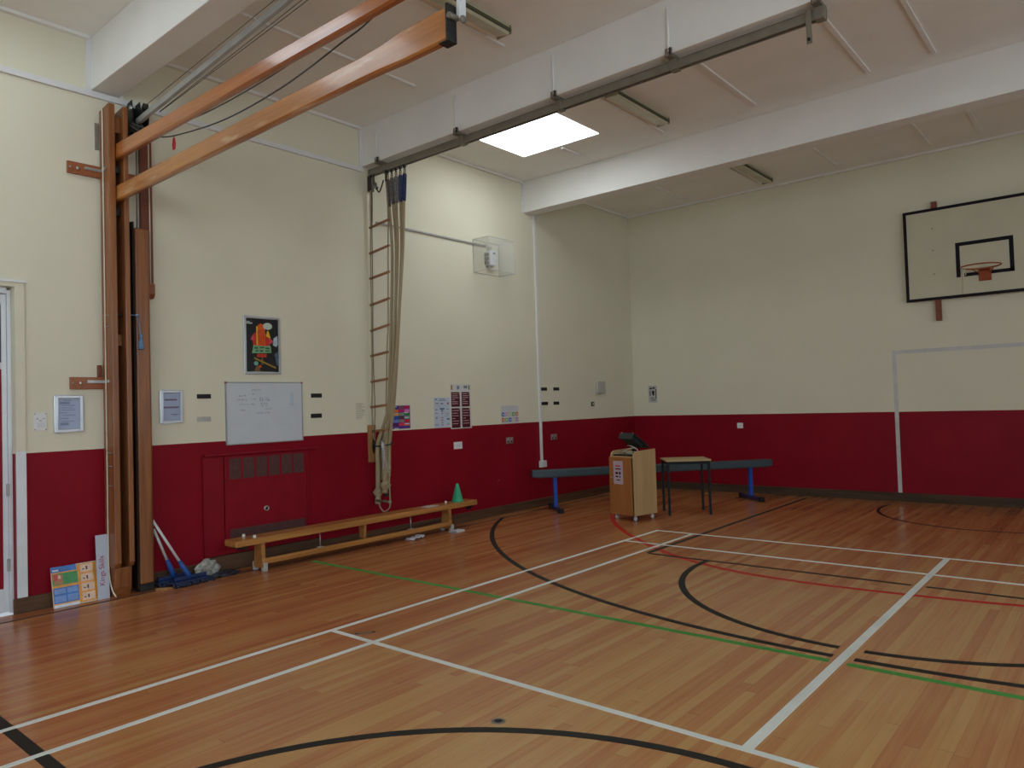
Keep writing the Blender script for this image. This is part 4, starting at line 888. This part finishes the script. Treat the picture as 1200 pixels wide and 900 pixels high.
def lec(x, y, z): return tuple(Matrix.Translation((2.00, -3.43, 0)) @ Matrix.Rotation(math.radians(-12), 4, 'Z') @ Vector((x, y, z)))
mo = thing('tilted_monitor', 'black tilted monitor on top of the lectern cabinet', 'monitor', lec(-.20, .20, .843), math.radians(-12))
T = Matrix.Translation((0, -.015, .21)) @ Matrix.Rotation(math.radians(-33), 4, 'X')
MB(T).box(-.085, .165, -.15, .20, -.012, .018).build('screen_casing', mat('charcoal plastic', (.016, .020, .020), .5, spec=.25), mo, .006)
MB(T).box(-.085, .165, -.152, -.145, -.075, .018).box(-.06, .14, -.15, .10, -.06, -.012).build('rear_housing', mat('charcoal grey plastic', (.026, .032, .030), .5, spec=.25), mo, .006)
MB(T).box(-.07, .15, -.13, .18, .018, .020).build('screen', mat('dark screen', (.01, .012, .015), .1), mo)
for u in (-.06, .14): MB(T).lathe([(0, .008), (.010, .006), (.010, -.0)], (u, -.14, .018), 'Z', n=10).build('clip', M_PAPER, mo)
MB().tube([(.0, .03, .0), (.0, .02, .08), (.0, .0, .19)], .022, None, 10).build('stand', M_BLACK, mo); MB().lathe([(0, .012), (.085, .012), (.09, .0), (0, 0)], (.0, .03, 0), n=20).build('stand_base', M_BLACK, mo)
cb = MB()
for pts in ([(-.10, -.12, .01), (-.06, -.13, .05), (.02, -.12, .09), (.09, -.09, .10), (.115, -.05, .07), (.06, -.03, .02)], [(-.12, -.10, .05), (-.04, -.12, .055), (.05, -.11, .05), (.10, -.07, .05)], [(-.11, -.12, .02), (-.05, -.13, .005), (.04, -.13, .012), (.09, -.09, .03)], [(-.08, -.1, .07), (.0, -.13, .04), (.08, -.1, .03)], [(-.02, -.1, .13), (.06, -.12, .13), (.12, -.08, .09), (.10, -.04, .05)]):
    cb.tube(spline(pts, 6), .006, None, 6)
o = cb.build('cable_bundle', mat('white cable', (.50, .53, .47), .5), None, loc=lec(-.19, .22, .846)); o.rotation_euler = (0, 0, math.radians(-12)); tag(o, 'tangle of pale cables under the monitor on the lectern', 'cable')
kb = thing('keyboard', 'small black keyboard on the front of the lectern top', 'keyboard', lec(-.24, .055, .843), math.radians(-12))
MB().box(-.13, .15, -.045, .055, 0, .018).build('case', M_BLACK, kb, .004)
ks = MB()
for i in range(10):
    for j in range(4): ks.box(-.122+i*.0265, -.10+i*.0265, -.038+j*.022, -.02+j*.022, .018, .022)
ks.build('keys', mat('dark grey keys', (.05, .055, .055), .4), kb)
o = MB().lathe([(0, 0), (.026, 0), (.03, .008), (.022, .022), (0, .028)], n=14).build('mouse', mat('silver mouse', (.5, .55, .52), .3), None, loc=lec(-.355, .065, .843)); tag(o, 'small silver mouse left of the black keyboard', 'mouse')

# ------------------------------------------------------------------ small table
t = thing('school_table', 'small square school table with black legs right of the lectern', 'table', (2.128, -2.745, 0), math.radians(38))
TW, TD = .55, .45
MB().box(-.03, TW+.03, -.03, TD+.03, .728, .75).build('tabletop', mat('yellow beech laminate', (.47, .33, .145), .4, var=.06, scale=10), t, .004)
M_FR = mat('black tube steel', (.008, .011, .012), .5, spec=.2)
MB().box(-.012, TW+.012, -.012, .012, .688, .728).box(-.012, TW+.012, TD-.012, TD+.012, .688, .728).box(-.012, .012, .012, TD-.012, .688, .728).box(TW-.012, TW+.012, .012, TD-.012, .688, .728).build('frame', M_FR, t)
for (x, y) in ((0, 0), (TW, 0), (0, TD), (TW, TD)):
    lg = MB().box(x-.0155, x+.0155, y-.0155, y+.0155, .012, .70).build('leg', M_FR, t, .002); MB().box(x-.018, x+.018, y-.018, y+.018, 0, .02).build('foot_cap', M_BLACK, lg)

# ------------------------------------------------------------------ mops, bag, wedge by the upright
def mop(label, bx, by, tx, ty, tz, rz):
    t = thing('floor_mop', label, 'mop', (bx, by, 0), 0)
    d = Vector((tx-bx, ty-by, tz-.06)); u = d.normalized(); s0 = Vector((0, 0, .06))
    MB().tube([s0+u*.16, s0+d], .0125, None, 10).build('handle', mat('white mop handle', (.62, .64, .66), .35), t)
    MB().tube([s0, s0+u*.06, s0+u*.13, s0+u*.19], [.024, .026, .024, .016], None, 10).build('socket', mat('mop blue plastic', (.015, .075, .33), .4), t)
    R = Matrix.Rotation(rz, 4, 'Z')
    MB(R).box(-.012, .012, -.15, .16, .05, .085).build('spine', mat('mop navy frame', (.012, .028, .10), .4), t, .006)
    MB(R).box(-.045, .045, -.16, .17, .035, .05).build('frame', mat('mop navy frame', (.012, .028, .10), .4), t, .004)
    n = 26; hd = MB(R)
    rnd = random.Random(int(by*100))
    for i in range(n):
        y = -.17+.36*i/(n-1)
        for s in (-1, 1):
            e = .065+rnd.uniform(0, .022)
            hd.tube(spline([(s*.01, y, .033), (s*.045, y+rnd.uniform(-.01, .01), .03), (s*e, y+rnd.uniform(-.025, .025), .010)], 3), .010, None, 6)
    hd.build('mop_head', mat('navy mop yarn', (.018, .026, .06), .9, var=.5, scale=40), t)
    return t
mop('blue floor mop with the taller handle, nearest the heater panel', .235, -8.455, .125, -8.752, .64, .05)
mop('blue floor mop with the shorter handle, nearer the timber posts', .095, -8.535, .105, -8.722, .535, .0)
def crumple(name, label, cat, m, loc, sx, sy, sz, seed, rz=0, low=False):
    rnd = random.Random(seed); bm_ = bmesh.new(); bmesh.ops.create_icosphere(bm_, subdivisions=3, radius=1)
    v = []; 
    for q in bm_.verts:
        n_ = 1+.14*math.sin(7*q.co.x+3*q.co.y+seed)+.10*math.sin(9*q.co.y-5*q.co.z)+rnd.uniform(-.07, .07)
        v.append((q.co.x*sx*n_, q.co.y*sy*n_, max(0, (q.co.z*n_+.82)*sz)))
    f = [tuple(x.index for x in fc.verts) for fc in bm_.faces]; bm_.free()
    o = MB().poly(v, f).build(name, m, None, loc=loc, weld=False); o.rotation_euler = (0, 0, rz); return tag(o, label, cat)
crumple('plastic_bag', 'crumpled pale grey plastic bag between the mops and the skirting', 'plastic bag', mat('pale bag plastic', (.34, .34, .31), .3, var=.5, scale=25), (.085, -8.215, 0), .038, .115, .088, 3)
crumple('plastic_bag', 'flattened dark navy plastic bag on the floor edge nearest the heater', 'plastic bag', mat('navy bag plastic', (.022, .028, .045), .3, var=.6, scale=25), (.20, -8.09, 0), .055, .13, .03, 9)
o = MB().prism([(-.07, 0), (.08, 0), (.08, .008), (-.07, .026)], -.02, .02, axis=1).build('door_wedge', M_CLEAT, None, .003, (.24, -8.70, 0)); o.rotation_euler = (0, 0, 1.5); tag(o, 'little wooden door wedge on the floor before the stowed post', 'door wedge')

# ------------------------------------------------------------------ boards leaning left of the upright
def lean(name, label, cat, y0, y1, hgt, xb, xt, draw, m, th=.006):
    t = thing(name, label, cat, (xb, (y0+y1)/2, 0))
    tilt = math.atan2(xb-xt, hgt)
    T = Matrix.Rotation(-tilt, 4, 'Y') @ ML
    a = (y1-y0)/2; p = MB(T).box(-a, a, 0, hgt, -th, 0, m); draw(p, a, hgt); p.build('board', None, t); return t
def edu(p, a, h):
    og2, gr2, bl2, bs, pk = K('chart orange', 222, 150, 44), K('chart green', 44, 140, 66), K('chart blue', 40, 110, 190), K('chart light blue', 110, 150, 215), K('chart peach', 222, 188, 160)
    d = lambda u0, u1, v0, v1, m, z=.0006: p.box(-a+2*a*u0, -a+2*a*u1, h*v0, h*v1, 0, z, m)
    d(.01, .99, .02, .98, og2)
    d(.0, .50, .86, 1.0, bl2, .001); d(.03, .15, .89, .93, M_PAPER, .0014); d(.02, .52, .54, .83, gr2, .001); d(.05, .22, .56, .80, K('chart brown', 170, 110, 70), .0014); d(.04, .12, .66, .82, K('poster red', 190, 54, 40), .0018); d(.13, .18, .7, .78, pk, .0018)
    d(.02, .52, .10, .48, bl2, .001); d(.04, .26, .33, .45, bs, .0014); d(.29, .50, .33, .45, bs, .0014); d(.04, .26, .13, .28, bs, .0014); d(.29, .50, .13, .28, bs, .0014); d(.02, .52, .0, .07, K('chart sheen', 215, 225, 235), .001)
    for k in range(4):
        d(.58, .84, .06+k*.235, .25+k*.235, pk, .001); d(.89, .995, .06+k*.235, .25+k*.235, pk, .001); d(.69, .725, .11+k*.235, .20+k*.235, K('chart dark figure', 60, 40, 60), .0014); d(.62, .66, .12+k*.235, .15+k*.235, MATS['chart dark figure'], .0014)
lean('activity_chart', 'colourful orange, blue and green activity chart leaning on the skirting', 'chart', -9.54, -9.155, .335, .10, .03, edu, K('chart white edge', 200, 195, 180))
def rings(p, a, h):
    p.text('Kings Skills', .058, (-.006, h*.44, .0004), K('sign crimson', 150, 50, 90), PI/2)
lean('lettered_sign', 'tall narrow white sign lettered sideways in crimson beside the timber upright', 'sign', -9.205, -9.108, .55, .115, .075, rings, mat('white card', (.52, .57, .68), .45, var=.03))

# ------------------------------------------------------------------ camera, light, colour
cam = bpy.data.cameras.new('camera'); co = bpy.data.objects.new('camera', cam); C.objects.link(co)
yaw, pit, roll = -.70, .028, -.031
yaw, pit, roll = -0.69998, 0.02804, -0.03096
fwd = Vector((math.sin(yaw)*math.cos(pit), math.cos(yaw)*math.cos(pit), math.sin(pit)))
r0 = Vector((math.cos(yaw), -math.sin(yaw), 0)); u0 = r0.cross(fwd)
rv = math.cos(roll)*r0+math.sin(roll)*u0; uv = -math.sin(roll)*r0+math.cos(roll)*u0
co.matrix_world = Matrix(((rv.x, uv.x, -fwd.x, 6.97594), (rv.y, uv.y, -fwd.y, -11.73777), (rv.z, uv.z, -fwd.z, 1.57069), (0, 0, 0, 1)))
cam.sensor_width = 36; cam.lens = 859.8/1200*36; cam.clip_start = .05
bpy.context.scene.camera = co
wd = bpy.data.worlds.new('overcast sky'); bpy.context.scene.world = wd; wd.use_nodes = True
wd.node_tree.nodes['Background'].inputs['Color'].default_value = (.85, .92, 1, 1); wd.node_tree.nodes['Background'].inputs['Strength'].default_value = .5
sc = bpy.context.scene
sc.view_settings.view_transform = 'Standard'; sc.view_settings.look = 'None'; sc.view_settings.gamma = 1; sc.view_settings.use_curve_mapping = False
sc.view_settings.exposure = 0.10
sc.cycles.max_bounces = 8; sc.cycles.diffuse_bounces = 6; sc.cycles.use_denoising = True
